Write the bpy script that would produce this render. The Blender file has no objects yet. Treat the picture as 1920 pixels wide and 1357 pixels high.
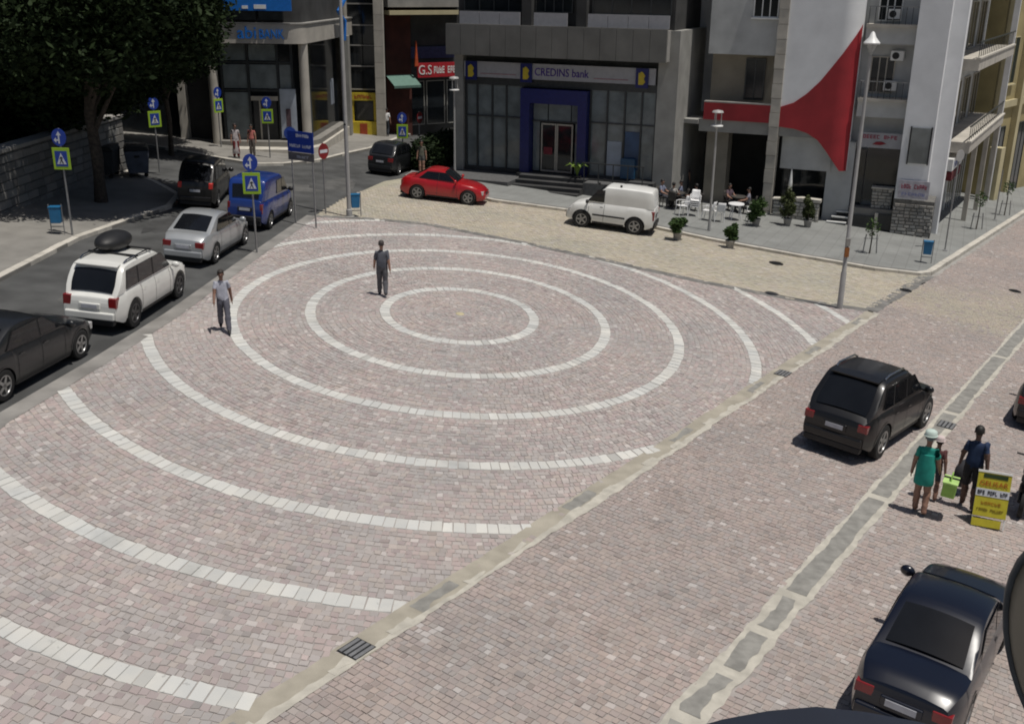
import bpy, bmesh, math, random
import numpy as np
from mathutils import Vector, Matrix, Euler
random.seed(7); rng = np.random.default_rng(11)
scene = bpy.context.scene
COL = scene.collection
R = math.radians

# ------------------------------------------------------------------ camera
cam_d = bpy.data.cameras.new('camera'); cam = bpy.data.objects.new('camera', cam_d); COL.objects.link(cam)
cam_d.sensor_fit = 'HORIZONTAL'; cam_d.sensor_width = 36.0; cam_d.lens = 36.96
cam_d.clip_start = 0.05; cam_d.clip_end = 2000
CAM_R = Vector((0.999931, 0.003992, 0.011022)); CAM_U = Vector((-0.011722, 0.340502, 0.940171)); CAM_F = Vector((0.0, 0.940235, -0.340525))
CAM_P = Vector((0.0, 0.0, 8.40))
cam.matrix_world = Matrix(((CAM_R.x, CAM_U.x, -CAM_F.x, CAM_P.x), (CAM_R.y, CAM_U.y, -CAM_F.y, CAM_P.y), (CAM_R.z, CAM_U.z, -CAM_F.z, CAM_P.z), (0, 0, 0, 1)))
scene.camera = cam
# ------------------------------------------------------------------ light
SUN = Vector((0.24, -0.145, 1.0)).normalized()
world = bpy.data.worlds.new('World'); scene.world = world; world.use_nodes = True
wn = world.node_tree.nodes; wl = world.node_tree.links
sky = wn.new('ShaderNodeTexSky'); sky.sky_type = 'NISHITA'; sky.sun_disc = False
sky.sun_elevation = math.asin(SUN.z); sky.sun_rotation = math.atan2(SUN.x, SUN.y)
sky.air_density = 1.0; sky.dust_density = 2.0; sky.ozone_density = 1.0
wl.new(sky.outputs[0], wn['Background'].inputs[0]); wn['Background'].inputs[1].default_value = 0.05
sun_d = bpy.data.lights.new('sun', 'SUN'); sun_d.energy = 4.2; sun_d.angle = R(0.5); sun_d.color = (1.0, 0.955, 0.89)
sun = bpy.data.objects.new('sun', sun_d); COL.objects.link(sun)
sun.rotation_euler = SUN.to_track_quat('Z', 'Y').to_euler(); sun.location = SUN * 60
scene.view_settings.view_transform = 'Standard'; scene.view_settings.look = 'None'
scene.view_settings.exposure = -0.29; scene.view_settings.gamma = 1.0; scene.view_settings.use_curve_mapping = False
scene.render.engine = 'CYCLES'
scene.cycles.filter_width = 1.9; scene.cycles.max_bounces = 6; scene.cycles.use_denoising = True

GA, GB = -0.080464, -0.020509
def gz(x, y): return GA * x + GB * y
GN = Vector((-GA, -GB, 1)).normalized()

# ------------------------------------------------------------------ materials
def mat(name, col, rough=0.85, var=0.18, scale=6.0, bump=0.0, bscale=40.0, metal=0.0, coat=0.0, spec=0.5, detail=4.0, dirt=None):
    m = bpy.data.materials.new(name); m.use_nodes = True
    n = m.node_tree.nodes; l = m.node_tree.links; b = n['Principled BSDF']
    tc = n.new('ShaderNodeTexCoord')
    no = n.new('ShaderNodeTexNoise'); no.inputs['Scale'].default_value = scale; no.inputs['Detail'].default_value = detail
    l.new(tc.outputs['Object'], no.inputs['Vector'])
    mx = n.new('ShaderNodeMix'); mx.data_type = 'RGBA'
    c = Vector(col[:3])
    d = dirt if dirt else [v * (1 - var) for v in c]
    mx.inputs[6].default_value = (*[min(1, v * (1 + var)) for v in c], 1); mx.inputs[7].default_value = (*d, 1)
    rp = n.new('ShaderNodeMapRange'); rp.inputs[1].default_value = 0.32; rp.inputs[2].default_value = 0.68
    l.new(no.outputs['Fac'], rp.inputs[0]); l.new(rp.outputs[0], mx.inputs[0])
    l.new(mx.outputs[2], b.inputs['Base Color'])
    b.inputs['Roughness'].default_value = rough; b.inputs['Metallic'].default_value = metal
    b.inputs['Coat Weight'].default_value = coat; b.inputs['Coat Roughness'].default_value = 0.06
    b.inputs['Specular IOR Level'].default_value = spec
    if bump:
        n2 = n.new('ShaderNodeTexNoise'); n2.inputs['Scale'].default_value = bscale; n2.inputs['Detail'].default_value = 5
        l.new(tc.outputs['Object'], n2.inputs['Vector'])
        bp = n.new('ShaderNodeBump'); bp.inputs['Strength'].default_value = bump; bp.inputs['Distance'].default_value = 0.02
        l.new(n2.outputs['Fac'], bp.inputs['Height']); l.new(bp.outputs['Normal'], b.inputs['Normal'])
    return m

def mat_attr(name, rough=0.85, scale=30.0, bump=0.25, blotch=0.35, tints=((0.86, 0.9, 0.92), (1.12, 1.06, 1.0))):
    """stone coloured piece by piece through the Col attribute, with weathering noise"""
    m = bpy.data.materials.new(name); m.use_nodes = True
    n = m.node_tree.nodes; l = m.node_tree.links; b = n['Principled BSDF']
    at = n.new('ShaderNodeAttribute'); at.attribute_name = 'Col'
    tc = n.new('ShaderNodeNewGeometry')
    no = n.new('ShaderNodeTexNoise'); no.inputs['Scale'].default_value = blotch; no.inputs['Detail'].default_value = 6; no.inputs['Roughness'].default_value = 0.62
    l.new(tc.outputs['Position'], no.inputs['Vector'])
    rp = n.new('ShaderNodeMapRange'); rp.inputs[1].default_value = 0.35; rp.inputs[2].default_value = 0.65
    l.new(no.outputs['Fac'], rp.inputs[0])
    tint = n.new('ShaderNodeMix'); tint.data_type = 'RGBA'
    tint.inputs[6].default_value = (*tints[0], 1); tint.inputs[7].default_value = (*tints[1], 1)
    l.new(rp.outputs[0], tint.inputs[0])
    mu = n.new('ShaderNodeMix'); mu.data_type = 'RGBA'; mu.blend_type = 'MULTIPLY'; mu.inputs[0].default_value = 1
    l.new(at.outputs['Color'], mu.inputs[6]); l.new(tint.outputs[2], mu.inputs[7])
    def stain(src, sc, lo, hi, dark, det=5):
        q = n.new('ShaderNodeTexNoise'); q.inputs['Scale'].default_value = sc; q.inputs['Detail'].default_value = det; q.inputs['Roughness'].default_value = 0.6
        l.new(tc.outputs['Position'], q.inputs['Vector'])
        r_ = n.new('ShaderNodeMapRange'); r_.inputs[1].default_value = lo; r_.inputs[2].default_value = hi; r_.inputs[3].default_value = 1.0; r_.inputs[4].default_value = dark
        l.new(q.outputs['Fac'], r_.inputs[0])
        x_ = n.new('ShaderNodeMix'); x_.data_type = 'RGBA'; x_.blend_type = 'MULTIPLY'; x_.inputs[0].default_value = 1
        l.new(src, x_.inputs[6]); l.new(r_.outputs[0], x_.inputs[7]); return x_.outputs[2]
    out = stain(stain(mu.outputs[2], 0.9, 0.56, 0.70, 0.84), 7.0, 0.66, 0.72, 0.72, det=3)
    l.new(out, b.inputs['Base Color']); b.inputs['Roughness'].default_value = rough
    n2 = n.new('ShaderNodeTexNoise'); n2.inputs['Scale'].default_value = scale; n2.inputs['Detail'].default_value = 4
    l.new(tc.outputs['Position'], n2.inputs['Vector'])
    bp = n.new('ShaderNodeBump'); bp.inputs['Strength'].default_value = bump; bp.inputs['Distance'].default_value = 0.01
    l.new(n2.outputs['Fac'], bp.inputs['Height']); l.new(bp.outputs['Normal'], b.inputs['Normal'])
    return m

def mat_brick(name, c1, c2, mortar, w, h, ang=0.0, rough=0.88, msize=0.012, bump=0.3, blotch=0.4, off=0.5, xs=1.0):
    m = bpy.data.materials.new(name); m.use_nodes = True
    n = m.node_tree.nodes; l = m.node_tree.links; b = n['Principled BSDF']
    tc = n.new('ShaderNodeTexCoord'); mp = n.new('ShaderNodeMapping'); mp.inputs['Rotation'].default_value = (0, 0, ang); mp.inputs['Scale'].default_value = (xs, 1, 1)
    l.new(tc.outputs['Object'], mp.inputs['Vector'])
    br = n.new('ShaderNodeTexBrick'); br.inputs['Scale'].default_value = 1.0
    br.inputs['Color1'].default_value = (*c1, 1); br.inputs['Color2'].default_value = (*c2, 1); br.inputs['Mortar'].default_value = (*mortar, 1)
    br.inputs['Brick Width'].default_value = w; br.inputs['Row Height'].default_value = h; br.inputs['Mortar Size'].default_value = msize; br.offset = off
    l.new(mp.outputs['Vector'], br.inputs['Vector'])
    no = n.new('ShaderNodeTexNoise'); no.inputs['Scale'].default_value = blotch; no.inputs['Detail'].default_value = 7; no.inputs['Roughness'].default_value = 0.65
    l.new(tc.outputs['Object'], no.inputs['Vector'])
    rp = n.new('ShaderNodeMapRange'); rp.inputs[1].default_value = 0.3; rp.inputs[2].default_value = 0.7; rp.inputs[3].default_value = 0.8; rp.inputs[4].default_value = 1.15
    l.new(no.outputs['Fac'], rp.inputs[0])
    mu = n.new('ShaderNodeMix'); mu.data_type = 'RGBA'; mu.blend_type = 'MULTIPLY'; mu.inputs[0].default_value = 1
    l.new(br.outputs['Color'], mu.inputs[6]); l.new(rp.outputs[0], mu.inputs[7]); l.new(mu.outputs[2], b.inputs['Base Color'])
    b.inputs['Roughness'].default_value = rough
    bp = n.new('ShaderNodeBump'); bp.inputs['Strength'].default_value = bump; bp.inputs['Distance'].default_value = 0.01; bp.invert = True
    l.new(br.outputs['Fac'], bp.inputs['Height']); l.new(bp.outputs['Normal'], b.inputs['Normal'])
    return m

def mat_glass(name, col, rough=0.06, spec=0.5, alpha=None):
    m = mat(name, col, rough=rough, var=0.25, scale=1.5, spec=spec)
    return m

def mat_emit_free(name, col): return mat(name, col, rough=0.5, var=0.06)

M = {}
M['cobble'] = mat_attr('pink_cobble_stone', blotch=0.45, tints=((0.90, 0.905, 0.92), (1.10, 1.045, 1.03)))
M['ringstone'] = mat_attr('white_ring_stone', blotch=1.2, tints=((0.92, 0.94, 0.96), (1.05, 1.04, 1.02)), bump=0.15)
M['bedding'] = mat('sandy_joint_bedding', (0.35, 0.32, 0.30), var=0.2, scale=3, bump=0.3)
M['tanpave'] = mat_brick('tan_paving', (0.42, 0.395, 0.305), (0.37, 0.345, 0.265), (0.30, 0.28, 0.215), 0.34, 0.17, ang=R(22), msize=0.02, blotch=0.7, xs=1.0)
M['streetpave'] = mat_brick('brown_street_setts', (0.36, 0.305, 0.275), (0.32, 0.27, 0.245), (0.26, 0.225, 0.2), 0.13, 0.11, ang=R(34), blotch=0.35)
M['walk'] = mat_brick('grey_pavement_slabs', (0.235, 0.242, 0.232), (0.22, 0.225, 0.215), (0.17, 0.17, 0.165), 0.5, 0.5, ang=R(23), blotch=0.6, msize=0.012, bump=0.15, off=0.0)
M['walkwarm'] = mat('worn_pavement', (0.225, 0.215, 0.195), var=0.16, scale=1.2, bump=0.15, bscale=20)
M['asphalt'] = mat('asphalt', (0.070, 0.071, 0.070), rough=0.9, var=0.34, scale=0.9, bump=0.5, bscale=120, detail=12)
M['kerb'] = mat('pale_kerb_stone', (0.52, 0.49, 0.43), var=0.16, scale=2.5, bump=0.1)
M['concrete'] = mat('concrete', (0.30, 0.29, 0.27), var=0.15, scale=1.5, bump=0.1)
M['darkjoint'] = mat('dark_grey_joint', (0.17, 0.165, 0.155), var=0.3, scale=2.0)
M['gutter'] = mat('tan_gutter_concrete', (0.36, 0.33, 0.27), var=0.14, scale=2.2, bump=0.25, dirt=(0.29, 0.265, 0.215))
M['mortar'] = mat('cream_mortar', (0.46, 0.435, 0.375), var=0.16, scale=4, bump=0.3)
M['patch'] = mat('grey_cement_patch', (0.245, 0.238, 0.218), var=0.2, scale=5, bump=0.2)
M['iron'] = mat('dark_iron', (0.03, 0.031, 0.033), rough=0.55, var=0.3, scale=10, metal=0.6)
M['steel'] = mat('galvanised_post', (0.30, 0.30, 0.30), rough=0.5, var=0.15, scale=6, metal=0.55)
M['greypaint'] = mat('pale_grey_paint', (0.36, 0.355, 0.345), rough=0.5, var=0.08, scale=3)
M['white'] = mat('white_paint', (0.78, 0.78, 0.76), rough=0.45, var=0.05, scale=4)
M['plastic'] = mat('white_plastic', (0.80, 0.80, 0.80), rough=0.4, var=0.04)
M['glassdark'] = mat_glass('dark_window_glass', (0.016, 0.019, 0.022), rough=0.08)
M['glassbank'] = mat_glass('bank_window_glass', (0.17, 0.195, 0.20), rough=0.12)
M['carglass'] = mat_glass('car_glass', (0.008, 0.009, 0.011), rough=0.04)
M['rubber'] = mat('tyre_rubber', (0.014, 0.014, 0.014), rough=0.85, var=0.25)
M['rim'] = mat('alloy_rim', (0.36, 0.36, 0.36), rough=0.35, metal=0.8, var=0.1)
M['blackplastic'] = mat('black_trim', (0.012, 0.012, 0.013), rough=0.55, var=0.2)
M['lightred'] = mat('tail_lamp_red', (0.22, 0.012, 0.014), rough=0.2, coat=0.6, var=0.15)
M['lightclear'] = mat('head_lamp_clear', (0.5, 0.5, 0.5), rough=0.1, coat=1.0, var=0.15)
M['plate'] = mat('number_plate', (0.45, 0.46, 0.5), rough=0.5, var=0.1)
M['chrome'] = mat('chrome', (0.6, 0.6, 0.6), rough=0.18, metal=1.0, var=0.05)
M['skin'] = mat('skin', (0.36, 0.2, 0.14), rough=0.6, var=0.08)
M['hair'] = mat('dark_hair', (0.012, 0.010, 0.009), rough=0.6, var=0.3, scale=40)
M['trunk'] = mat('bark', (0.07, 0.055, 0.042), rough=0.95, var=0.35, scale=9, bump=0.6)
def leafmat(name, c1, c2):
    m = bpy.data.materials.new(name); m.use_nodes = True
    n = m.node_tree.nodes; l = m.node_tree.links; b = n['Principled BSDF']
    g = n.new('ShaderNodeNewGeometry'); mx = n.new('ShaderNodeMix'); mx.data_type = 'RGBA'
    mx.inputs[6].default_value = (*c1, 1); mx.inputs[7].default_value = (*c2, 1)
    l.new(g.outputs['Random Per Island'], mx.inputs[0]); l.new(mx.outputs[2], b.inputs['Base Color'])
    b.inputs['Roughness'].default_value = 0.7; b.inputs['Specular IOR Level'].default_value = 0.12
    return m
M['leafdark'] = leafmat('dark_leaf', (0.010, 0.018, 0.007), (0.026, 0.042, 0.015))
M['leafmid'] = leafmat('green_leaf', (0.03, 0.06, 0.02), (0.075, 0.12, 0.04))
M['leafolive'] = leafmat('olive_leaf', (0.04, 0.055, 0.022), (0.10, 0.115, 0.05))

def paint(name, col, rough=0.32, coat=0.8, metal=0.0): return mat(name, col, rough=rough, coat=coat, metal=metal, var=0.06, scale=1.5)

# ------------------------------------------------------------------ mesh helpers
class MB:
    def __init__(s): s.v = []; s.f = []; s.m = []; s.cur = 0
    def add(s, vs, fs):
        o = len(s.v); s.v += [tuple(p) for p in vs]; s.f += [tuple(o + i for i in f) for f in fs]; s.m += [s.cur] * len(fs)
        return s
    def box(s, x0, x1, y0, y1, z0, z1, mtx=None):
        vs = [Vector((x, y, z)) for z in (z0, z1) for y in (y0, y1) for x in (x0, x1)]
        if mtx: vs = [mtx @ p for p in vs]
        return s.add(vs, [(0, 2, 3, 1), (4, 5, 7, 6), (0, 1, 5, 4), (2, 6, 7, 3), (0, 4, 6, 2), (1, 3, 7, 5)])
    def prism(s, poly, h0, h1, fn=None):
        """poly list of 2d points, extruded between h0 and h1; fn maps (u,v,h) to 3d"""
        fn = fn or (lambda u, v, h: (u, v, h)); n = len(poly)
        vs = [fn(u, v, h0) for u, v in poly] + [fn(u, v, h1) for u, v in poly]
        return s.add(vs, [tuple(range(n))[::-1], tuple(range(n, 2 * n))] + [(i, (i + 1) % n, n + (i + 1) % n, n + i) for i in range(n)])
    def tube(s, pts, rad, n=8, cap=True):
        pts = [Vector(p) for p in pts]; rads = rad if isinstance(rad, (list, tuple)) else [rad] * len(pts)
        vs = []; up0 = None
        for i, p in enumerate(pts):
            d = (pts[min(i + 1, len(pts) - 1)] - pts[max(i - 1, 0)]).normalized()
            a = d.cross(Vector((0, 0, 1)))
            if a.length < 1e-3: a = Vector((1, 0, 0))
            a.normalize(); b = a.cross(d).normalized()
            if up0 is not None and a.dot(up0) < 0: a = -a; b = -b
            up0 = a
            vs += [p + (a * math.cos(2 * math.pi * k / n) + b * math.sin(2 * math.pi * k / n)) * rads[i] for k in range(n)]
        fs = [(i * n + k, i * n + (k + 1) % n, (i + 1) * n + (k + 1) % n, (i + 1) * n + k) for i in range(len(pts) - 1) for k in range(n)]
        if cap: fs += [tuple(range(n))[::-1], tuple((len(pts) - 1) * n + k for k in range(n))]
        return s.add(vs, fs)
    def lathe(s, prof, n=16, fn=None):
        """prof list of (r,z), round z"""
        fn = fn or (lambda x, y, z: (x, y, z))
        vs = [fn(r * math.cos(2 * math.pi * k / n), r * math.sin(2 * math.pi * k / n), z) for r, z in prof for k in range(n)]
        fs = [(i * n + k, i * n + (k + 1) % n, (i + 1) * n + (k + 1) % n, (i + 1) * n + k) for i in range(len(prof) - 1) for k in range(n)]
        fs += [tuple(range(n))[::-1], tuple((len(prof) - 1) * n + k for k in range(n))]
        return s.add(vs, fs)
    def ball(s, c, r, nu=10, nv=7):
        cx, cy, cz = c; rx, ry, rz = (r, r, r) if not isinstance(r, (tuple, list)) else r
        vs = [(cx, cy, cz - rz)]
        for i in range(1, nv):
            t = math.pi * i / nv - math.pi / 2
            vs += [(cx + rx * math.cos(t) * math.cos(2 * math.pi * k / nu), cy + ry * math.cos(t) * math.sin(2 * math.pi * k / nu), cz + rz * math.sin(t)) for k in range(nu)]
        vs.append((cx, cy, cz + rz))
        fs = [(0, 1 + (k + 1) % nu, 1 + k) for k in range(nu)]
        for i in range(nv - 2):
            fs += [(1 + i * nu + k, 1 + i * nu + (k + 1) % nu, 1 + (i + 1) * nu + (k + 1) % nu, 1 + (i + 1) * nu + k) for k in range(nu)]
        t = len(vs) - 1; b = 1 + (nv - 2) * nu
        fs += [(b + k, b + (k + 1) % nu, t) for k in range(nu)]
        return s.add(vs, fs)
    def grid(s, rows):
        """rows: list of equal-length point lists"""
        n = len(rows[0]); vs = [p for r in rows for p in r]
        return s.add(vs, [(i * n + k, i * n + k + 1, (i + 1) * n + k + 1, (i + 1) * n + k) for i in range(len(rows) - 1) for k in range(n - 1)])
    def build(s, name, mats, parent=None, smooth=None, recalc=True, bevel=0):
        me = bpy.data.meshes.new(name); me.from_pydata(s.v, [], s.f)
        if recalc:
            bm = bmesh.new(); bm.from_mesh(me); bmesh.ops.recalc_face_normals(bm, faces=bm.faces)
            bm.to_mesh(me); bm.free()
        mats = mats if isinstance(mats, (list, tuple)) else [mats]
        for m in mats: me.materials.append(m)
        if len(mats) > 1: me.polygons.foreach_set('material_index', s.m)
        o = bpy.data.objects.new(name, me); COL.objects.link(o)
        if parent: o.parent = parent
        if smooth is not None:
            me.polygons.foreach_set('use_smooth', [True] * len(me.polygons))
            if smooth < 180: me.set_sharp_from_angle(angle=R(smooth))
        if bevel:
            md = o.modifiers.new('bevel', 'BEVEL'); md.width = bevel; md.segments = 2; md.limit_method = 'ANGLE'
        return o

def tag(o, label, cat=None, group=None, kind=None):
    o['label'] = label
    if cat: o['category'] = cat
    if group: o['group'] = group
    if kind: o['kind'] = kind
    return o
def empty(name, loc, rz=0.0):
    o = bpy.data.objects.new(name, None); o.empty_display_size = 0.2; COL.objects.link(o)
    o.location = loc; o.rotation_euler = (0, 0, rz); return o
def ground_empty(name, x, y, rz, lift=0.0, tilt=True):
    """empty standing on the sloping ground, turned to heading rz and (for cars) tilted with the slope"""
    o = bpy.data.objects.new(name, None); o.empty_display_size = 0.2; COL.objects.link(o)
    if tilt:
        f = Vector((math.cos(rz), math.sin(rz), 0)); f = (f - GN * f.dot(GN)).normalized(); l = GN.cross(f)
        o.matrix_world = Matrix(((f.x, l.x, GN.x, x), (f.y, l.y, GN.y, y), (f.z, l.z, GN.z, gz(x, y) + lift), (0, 0, 0, 1)))
    else:
        o.location = (x, y, gz(x, y) + lift); o.rotation_euler = (0, 0, rz)
    return o
def bx(name, m, parent, x0, x1, y0, y1, z0, z1, bevel=0): return MB().box(x0, x1, y0, y1, z0, z1).build(name, m, parent, recalc=False, bevel=bevel)
def copy_tree(o, parent=None):
    c = o.copy(); COL.objects.link(c); c.parent = parent
    for ch in list(o.children): copy_tree(ch, c)
    return c
def text(name, body, size, m, parent, loc, rot, extrude=0.01, width=None, align='CENTER', shear=0):
    cu = bpy.data.curves.new(name, 'FONT'); cu.body = body; cu.size = size; cu.extrude = extrude; cu.align_x = align; cu.align_y = 'CENTER'; cu.shear = shear
    cu.resolution_u = 3
    t = bpy.data.objects.new(name, cu); COL.objects.link(t)
    bpy.context.view_layer.update()
    me = bpy.data.meshes.new_from_object(t.evaluated_get(bpy.context.evaluated_depsgraph_get()))
    COL.objects.unlink(t); bpy.data.objects.remove(t)
    if width:
        xs = [v.co.x for v in me.vertices]; w = max(xs) - min(xs)
        for v in me.vertices: v.co.x *= width / w
    me.materials.clear(); me.materials.append(m)
    o = bpy.data.objects.new(name, me); COL.objects.link(o); o.parent = parent; o.location = loc; o.rotation_euler = rot
    return o
def marks(parent, x0, x1, y, z, h, m, words, seed=1, mtx=None, name='lettering'):
    rg = random.Random(seed); n = sum(words) + len(words) - 1; w = (x1 - x0) / n; mb = MB(); x = x0; st = 0.24
    for wd in words:
        mb = MB()
        for _ in range(wd):
            a, b = x + w * 0.08, x + w * 0.86; t = (b - a) * 0.3; q = h * 0.2
            zs = (z - h / 2, z + h / 2); parts = [(a, a + t, zs[0], zs[1])]
            for zz in rg.sample((zs[0], z - q / 2, zs[1] - q), rg.choice((1, 2, 2, 3))): parts.append((a + t, b, zz, zz + q))
            if rg.random() < 0.55: parts.append((b - t, b, zs[0] + q * 1.01, zs[1] - q * 1.01))
            for p0, p1, q0, q1 in parts: mb.box(p0, p1, y - 0.006 - 0.001 * len(mb.f) % 0.003, y, q0, q1, mtx)
            x += w
        x += w; mb.build(name, m, parent, recalc=False)
FRONT = (R(90), 0, 0)      # lettering on a wall whose outside is local -Y

# ------------------------------------------------------------------ ground sheets
def sheet(name, poly, lift, m, label, thick=0.0, parent=None, kind='structure'):
    mb = MB(); n = len(poly)
    vs = [(x, y, gz(x, y) + lift) for x, y in poly]
    if thick:
        vs += [(x, y, gz(x, y) + lift - thick) for x, y in poly]
        mb.add(vs, [tuple(range(n))] + [(i, n + i, n + (i + 1) % n, (i + 1) % n) for i in range(n)])
    else: mb.add(vs, [tuple(range(n))])
    me = bpy.data.meshes.new(name); me.from_pydata(mb.v, [], mb.f)
    bm = bmesh.new(); bm.from_mesh(me); bmesh.ops.recalc_face_normals(bm, faces=bm.faces)
    bm.faces.ensure_lookup_table()
    if max(bm.faces, key=lambda f: f.calc_area()).normal.z < 0: bmesh.ops.reverse_faces(bm, faces=bm.faces)
    bmesh.ops.triangulate(bm, faces=[f for f in bm.faces if len(f.verts) > 4]); bm.to_mesh(me); bm.free()
    me.materials.append(m); o = bpy.data.objects.new(name, me); COL.objects.link(o)
    if parent: o.parent = parent
    else: tag(o, label, kind=kind)
    return o
def offset_line(pts, d):
    """shift a polyline sideways by d (left positive)"""
    out = []
    for i, p in enumerate(pts):
        a = Vector(pts[max(i - 1, 0)]); b = Vector(pts[min(i + 1, len(pts) - 1)]); t = (b - a).normalized()
        out.append((p[0] - t.y * d, p[1] + t.x * d))
    return out
def strip(name, pts, d0, d1, lift, m, label, thick=0.0, **k): return sheet(name, offset_line(pts, d0) + offset_line(pts, d1)[::-1], lift, m, label, thick, **k)

sheet('ground', [(-300, -30), (300, -30), (300, 420), (-300, 420)], -0.05, M['concrete'], 'bare sloping ground under the whole square')
sheet('road', [(-14.2, -5), (-9.0, -5), (-9.4, 18.4), (-8.8, 26.0), (-8.2, 33.0), (-7.6, 40.0), (-6.9, 44.5), (-5.3, 50.4), (-4.6, 56), (-2.5, 90), (-7.5, 90), (-8.3, 59.4), (-9.2, 56.5), (-10, 53.4), (-12.4, 50.5), (-14.1, 51.1), (-17, 52.6), (-30, 57), (-30, 48), (-17, 46.0), (-14.9, 43.8), (-13.2, 41.4), (-12.85, 39.2), (-14.0, 33.0)], -0.012, M['asphalt'], 'grey asphalt road curving past the square into the junction')

for k_, (cx_, cy_, rx_, ry_) in enumerate(((-11.4, 29.0, 0.9, 2.6), (-12.3, 36.2, 0.5, 1.6), (-10.0, 45.5, 1.6, 1.2), (-11.0, 23.5, 0.7, 1.2), (-7.9, 47.5, 0.8, 1.7))):
    rg_ = random.Random(k_); sheet('repair_patch', [(cx_ + rx_ * math.cos(a * 0.5236) * rg_.uniform(0.7, 1.2), cy_ + ry_ * math.sin(a * 0.5236) * rg_.uniform(0.7, 1.2)) for a in range(12)], -0.0085, mat('tar_patch', (0.05, 0.05, 0.05) if k_ % 2 else (0.095, 0.094, 0.09), var=0.3, scale=2.0), '', parent=bpy.data.objects['road'])
# plaza frame: true plan metres (u,v) round the centre of the rings -> world
PC = Vector((-1.4883, 28.4297)); PU = Vector((0.79404, -0.02297)); PV = Vector((0.01583, 0.99953))
def plan(u, v): return PC.x + u * PU.x + v * PV.x, PC.y + u * PU.y + v * PV.y
det = PU.x * PV.y - PU.y * PV.x
def unplan(x, y):
    dx = x - PC.x; dy = y - PC.y
    return (dx * PV.y - dy * PV.x) / det, (-dx * PU.y + dy * PU.x) / det
R0, DR = 2.648, 2.5332

PLAZA = [(-9.75, 5.0), (-9.69, 18.42), (-9.17, 22.04), (-8.73, 26.02), (-8.25, 32.94), (-7.68, 40.01), (-5.68, 40.43), (-3.4, 40.42), (0.35, 38.6), (3.04, 37.03), (6.22, 35.06), (9.2, 33.63), (11.66, 33.0), (8.56, 28.28), (5.72, 24.02), (2.75, 19.50), (0.26, 15.78), (-1.50, 13.12), (-3.24, 10.42), (-6.78, 5.0)]
STREET = [(-6.2, 5.0), (-2.9, 10.48), (-1.22, 13.17), (0.42, 15.85), (3.0, 19.54), (5.98, 24.06), (8.86, 28.28), (11.6, 32.6), (14.09, 33.28), (18.4, 32.6), (25.0, 32.0), (40, 31), (60, 40), (60, 100), (40, 72.0), (28.0, 57.0), (21.2, 46.8), (16.2, 39.4), (18.6, 36.4), (16.6, 32.9), (22, 20), (22, 5)]
STREET_NEAR = [(-6.2, 5.0), (-2.9, 10.48), (-1.22, 13.17), (0.42, 15.85), (3.0, 19.54), (5.98, 24.06), (8.86, 28.28), (11.6, 32.6), (11.95, 33.0), (16.2, 39.15), (21.2, 46.6), (28.0, 56.9), (40, 75), (48, 75), (40, 45), (26, 25), (24, 5)]
plaza = sheet('plaza', PLAZA, -0.010, M['bedding'], 'pinkish cobbled square with white concentric stone rings')
street = sheet('street', STREET_NEAR, -0.011, M['bedding'], 'brown cobbled street running up along the square')
TAN = [(-7.68, 40.01), (-5.68, 40.43), (-3.4, 40.42), (0.35, 38.6), (3.04, 37.03), (6.22, 35.06), (9.2, 33.63), (11.75, 33.12), (16.05, 39.3), (13.9, 39.25), (10.93, 40.61), (8.01, 42.15), (6.01, 43.62), (2.27, 45.78), (-1.0, 46.5), (-3.0, 47.9), (-5.3, 50.9), (-6.12, 49.35), (-7.24, 43.76)]
lane = sheet('lane', TAN, -0.006, M['tanpave'], 'yellowish paved lane between the ringed square and the bank')

strip('edging', [(-9.73, 5.0), (-9.67, 18.42), (-9.15, 22.04), (-8.71, 26.02), (-8.23, 32.94), (-7.66, 40.0)], -0.10, 0.32, 0.006, mat('worn_edging', (0.235, 0.225, 0.21), var=0.25, scale=1.2, bump=0.2), 'worn flush concrete edging between the asphalt and the cobbles')
def inpoly(P, X, Y):
    ins = np.zeros(X.shape, bool); n = len(P)
    for i in range(n):
        x0, y0 = P[i]; x1, y1 = P[(i + 1) % n]
        c = ((y0 > Y) != (y1 > Y)) & (X < (x1 - x0) * (Y - y0) / (y1 - y0 + 1e-12) + x0); ins ^= c
    return ins
def screen(X, Y, Z):
    d = np.stack([X - CAM_P.x, Y - CAM_P.y, Z - CAM_P.z], -1)
    q = d @ np.array([CAM_R[:], CAM_U[:], CAM_F[:]]).T
    return q[:, 0] / q[:, 2] * 36.96 / 18, q[:, 1] / q[:, 2] * 36.96 / 18, q[:, 2]
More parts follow.
